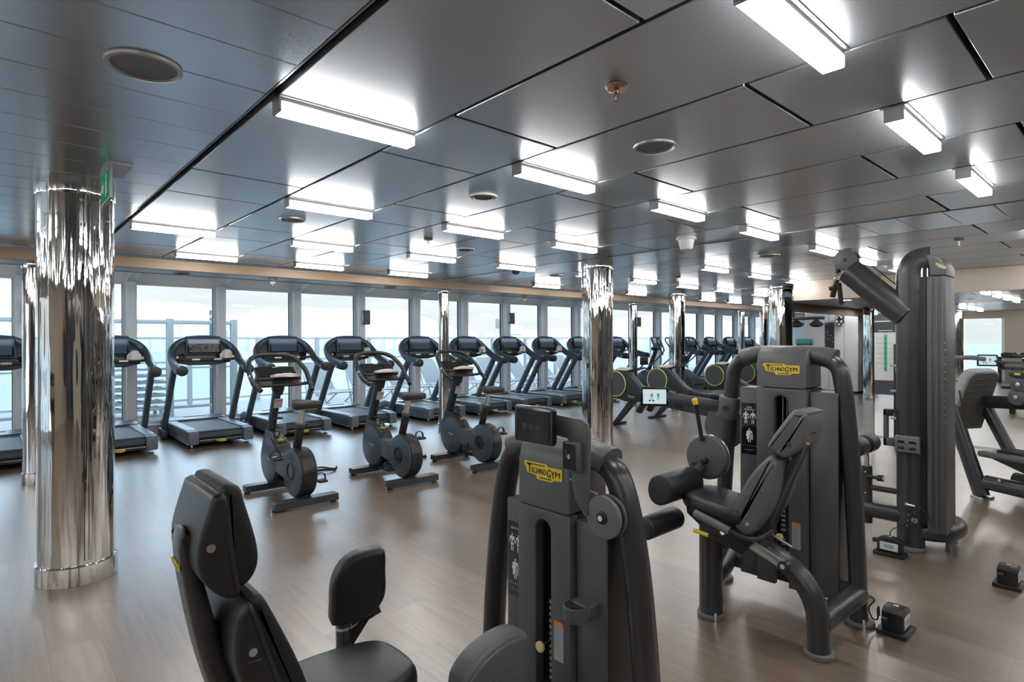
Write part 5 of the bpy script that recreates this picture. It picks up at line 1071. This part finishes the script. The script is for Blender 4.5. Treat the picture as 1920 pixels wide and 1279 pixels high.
b = MB(); b.cyl((0, 0, 0), (0, 0, 2.0), .035, 'railpaint', 14); b.cyl((.14, 0, 0), (.14, 0, 1.95), .035, 'railpaint', 14); b.span((0, -.02, 1.75), (.9, .02, 1.79), 'railpaint'); b.build('mast', t)
b = MB(); b.span((-.3, -.1, 2.0), (.22, .1, 2.36), 'railpaint', .02); b.cyl((-.04, -.1, 2.18), (-.04, -.12, 2.18), .11, 'label', 24); b.build('lamp_head', t)
# stacked slatted loungers behind the left treadmills
for i in range(7):
    t = thing('stacked_lounger', (1.9+.03*(i % 2), 14.3, .08+.14*i), ('lowest' if i == 0 else 'topmost' if i == 6 else ORD[i]+' from the bottom')+' slatted lounger in the stack outside the left windows', 'lounger', 'loungers stacked on the deck')
    b = MB()
    for s in range(11): b.span((-.9+.17*s, -.3, .03), (-.78+.17*s, .3, .05), 'loungerwhite')
    b.build('slats', t)
    b = MB(); b.span((-.95, -.33, 0), (.95, -.28, .05), 'railpaint', .006); b.span((-.95, .28, 0), (.95, .33, .05), 'railpaint', .006); b.build('frame', t)
    if i == 0:
        b = MB()
        for x in (-.8, .8):
            for y in (-.3, .3): b.span((x-.03, y-.02, -.13), (x+.03, y+.02, 0.0), 'railpaint')
        b.build('leg', t)
# reclined loungers seen under the treadmill consoles
lg = None
for i in range(11):
    x = 6.1+1.12*i; lab = 'reclined sling lounger on the deck, %s from the left outside the windows' % ORD[i]
    if lg is None:
        lg = thing('sun_lounger', (x, 13.6, -.05), lab, 'lounger', 'reclined loungers in a row on the deck')
        b = MB(); b.prism([(-.95, .36), (.1, .36), (.72, .98), (.70, 1.0), (.08, .385), (-.95, .385)], 'x', -.30, .30, 'sling'); b.build('sling', lg)
        b = MB()
        for s in (-1, 1):
            b.tube([(s*.32, -.98, .36), (s*.32, .1, .36), (s*.32, .76, 1.02)], .022, 'loungerwhite', seg=10)
        b.tube([(-.32, .76, 1.02), (.32, .76, 1.02)], .022, 'loungerwhite', seg=10); b.build('frame', lg)
        for s in (-1, 1):
            b = MB(); b.tube([(s*.32, -.7, .36), (s*.32, -.85, 0)], .02, 'loungerwhite', seg=8); b.build('leg', lg)
            b = MB(); b.tube([(s*.32, -.15, .36), (s*.32, .55, .0)], .02, 'loungerwhite', seg=8); b.tube([(s*.32, .5, .75), (s*.32, .25, .2)], .016, 'loungerwhite', seg=8); b.build('leg', lg)
    else: dup(lg, (x, 13.6, -.05), lab)
# far shore: hills and pale buildings
rnd = random.Random(5)
mb = MB()
pts = []
xs = [-3000+120*i for i in range(61)]
prof = [70+55*math.sin(x*.0021+.6)+34*math.sin(x*.0057+1.3)+14*math.sin(x*.017) for x in xs]
for j, (yy, k) in enumerate(((1470, -.02), (1500, .12), (1700, .55), (2000, 1.0), (2500, .9), (3200, 0))):
    for x, h in zip(xs, prof): pts.append((x, yy+30*math.sin(x*.01), -22+max(h, 18)*k*1.25))
fs = []
n = len(xs)
for j in range(5):
    for i in range(n-1): fs.append((j*n+i, j*n+i+1, (j+1)*n+i+1, (j+1)*n+i))
mb.add(pts, fs, 'hill'); o = mb.build('hills', sharp=80); struct(o)
bld = None
for i in range(110):
    x = -700+3300*(i+.12*rnd.random())/110; y = 1250+200*rnd.random()
    lab = 'pale building on the far shore, one of the blurred white town blocks'
    if bld is None:
        b = MB(); b.span((-.5, -.5, 0), (.5, .5, 1), 'city'); b.span((-.3, -.3, 1), (.2, .3, 1.12), 'city'); bld = b.build('shore_building'); tag(bld, lab, 'building', 'pale town buildings across the water'); c = bld
    else: c = bld.copy(); COL.objects.link(c)
    c.location = (x, y, -22); c.scale = (21+5*rnd.random(), 20, 30+38*rnd.random()**2)
# ================================================================== SKY AND RENDER SETTINGS
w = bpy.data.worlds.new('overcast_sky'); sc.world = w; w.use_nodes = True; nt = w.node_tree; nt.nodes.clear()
out = N(nt, 'ShaderNodeOutputWorld'); bg = N(nt, 'ShaderNodeBackground'); L(nt, bg.outputs[0], out.inputs[0])
tc = N(nt, 'ShaderNodeTexCoord'); sp = N(nt, 'ShaderNodeSeparateXYZ'); L(nt, tc.outputs['Generated'], sp.inputs[0])
cr = N(nt, 'ShaderNodeValToRGB'); e = cr.color_ramp.elements
e[0].position = 0.0; e[0].color = (0.94, 0.985, 1.0, 1); e[1].position = 1.0; e[1].color = (0.62, 0.81, 1.0, 1)
x = e.new(0.12); x.color = (0.92, 0.975, 1.0, 1); x = e.new(0.22); x.color = (0.64, 0.82, 1.0, 1)
L(nt, sp.outputs[2], cr.inputs[0])
cn = N(nt, 'ShaderNodeTexNoise'); cn.inputs['Scale'].default_value = 3.0; cn.inputs['Detail'].default_value = 4
mp = N(nt, 'ShaderNodeMapping'); mp.inputs['Scale'].default_value = (1, 1, 7); L(nt, tc.outputs['Generated'], mp.inputs[0]); L(nt, mp.outputs[0], cn.inputs['Vector'])
mr = N(nt, 'ShaderNodeMapRange'); mr.inputs['From Min'].default_value = 0.3; mr.inputs['From Max'].default_value = 0.7; mr.inputs['To Min'].default_value = 0.86; mr.inputs['To Max'].default_value = 1.12; L(nt, cn.outputs['Fac'], mr.inputs['Value'])
st = N(nt, 'ShaderNodeMapRange'); st.inputs['From Min'].default_value = 0.17; st.inputs['From Max'].default_value = 0.36; st.inputs['To Min'].default_value = 0; st.inputs['To Max'].default_value = 1; L(nt, sp.outputs[2], st.inputs['Value'])
# glow added to the sky above the windows' view, to brighten floor and room
bk = N(nt, 'ShaderNodeMapRange'); bk.inputs['From Min'].default_value = 0.0; bk.inputs['From Max'].default_value = -0.5; bk.inputs['To Min'].default_value = SKY_LOW; bk.inputs['To Max'].default_value = SKY_LOW*4.2; L(nt, sp.outputs[1], bk.inputs['Value'])  # unseen sky behind the camera is brightened to light the far town
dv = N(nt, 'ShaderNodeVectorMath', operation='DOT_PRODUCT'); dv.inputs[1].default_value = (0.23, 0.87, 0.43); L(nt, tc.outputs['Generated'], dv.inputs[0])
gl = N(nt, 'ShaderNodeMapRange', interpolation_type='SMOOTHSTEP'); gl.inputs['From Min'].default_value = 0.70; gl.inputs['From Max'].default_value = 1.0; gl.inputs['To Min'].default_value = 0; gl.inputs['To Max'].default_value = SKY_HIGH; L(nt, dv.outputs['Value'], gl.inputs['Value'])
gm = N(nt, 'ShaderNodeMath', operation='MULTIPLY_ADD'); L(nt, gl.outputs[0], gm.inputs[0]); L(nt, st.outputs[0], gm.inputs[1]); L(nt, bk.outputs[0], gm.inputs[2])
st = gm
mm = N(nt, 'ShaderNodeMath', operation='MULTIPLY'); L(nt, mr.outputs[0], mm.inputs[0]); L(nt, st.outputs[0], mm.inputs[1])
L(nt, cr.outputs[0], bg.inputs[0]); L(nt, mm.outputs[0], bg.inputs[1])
vs = sc.view_settings; vs.view_transform = 'Standard'; vs.look = 'None'; vs.gamma = 1.0; vs.use_curve_mapping = False; vs.exposure = EXPOSURE
sc.cycles.transparent_max_bounces = 40
sc.display_settings.display_device = 'sRGB'
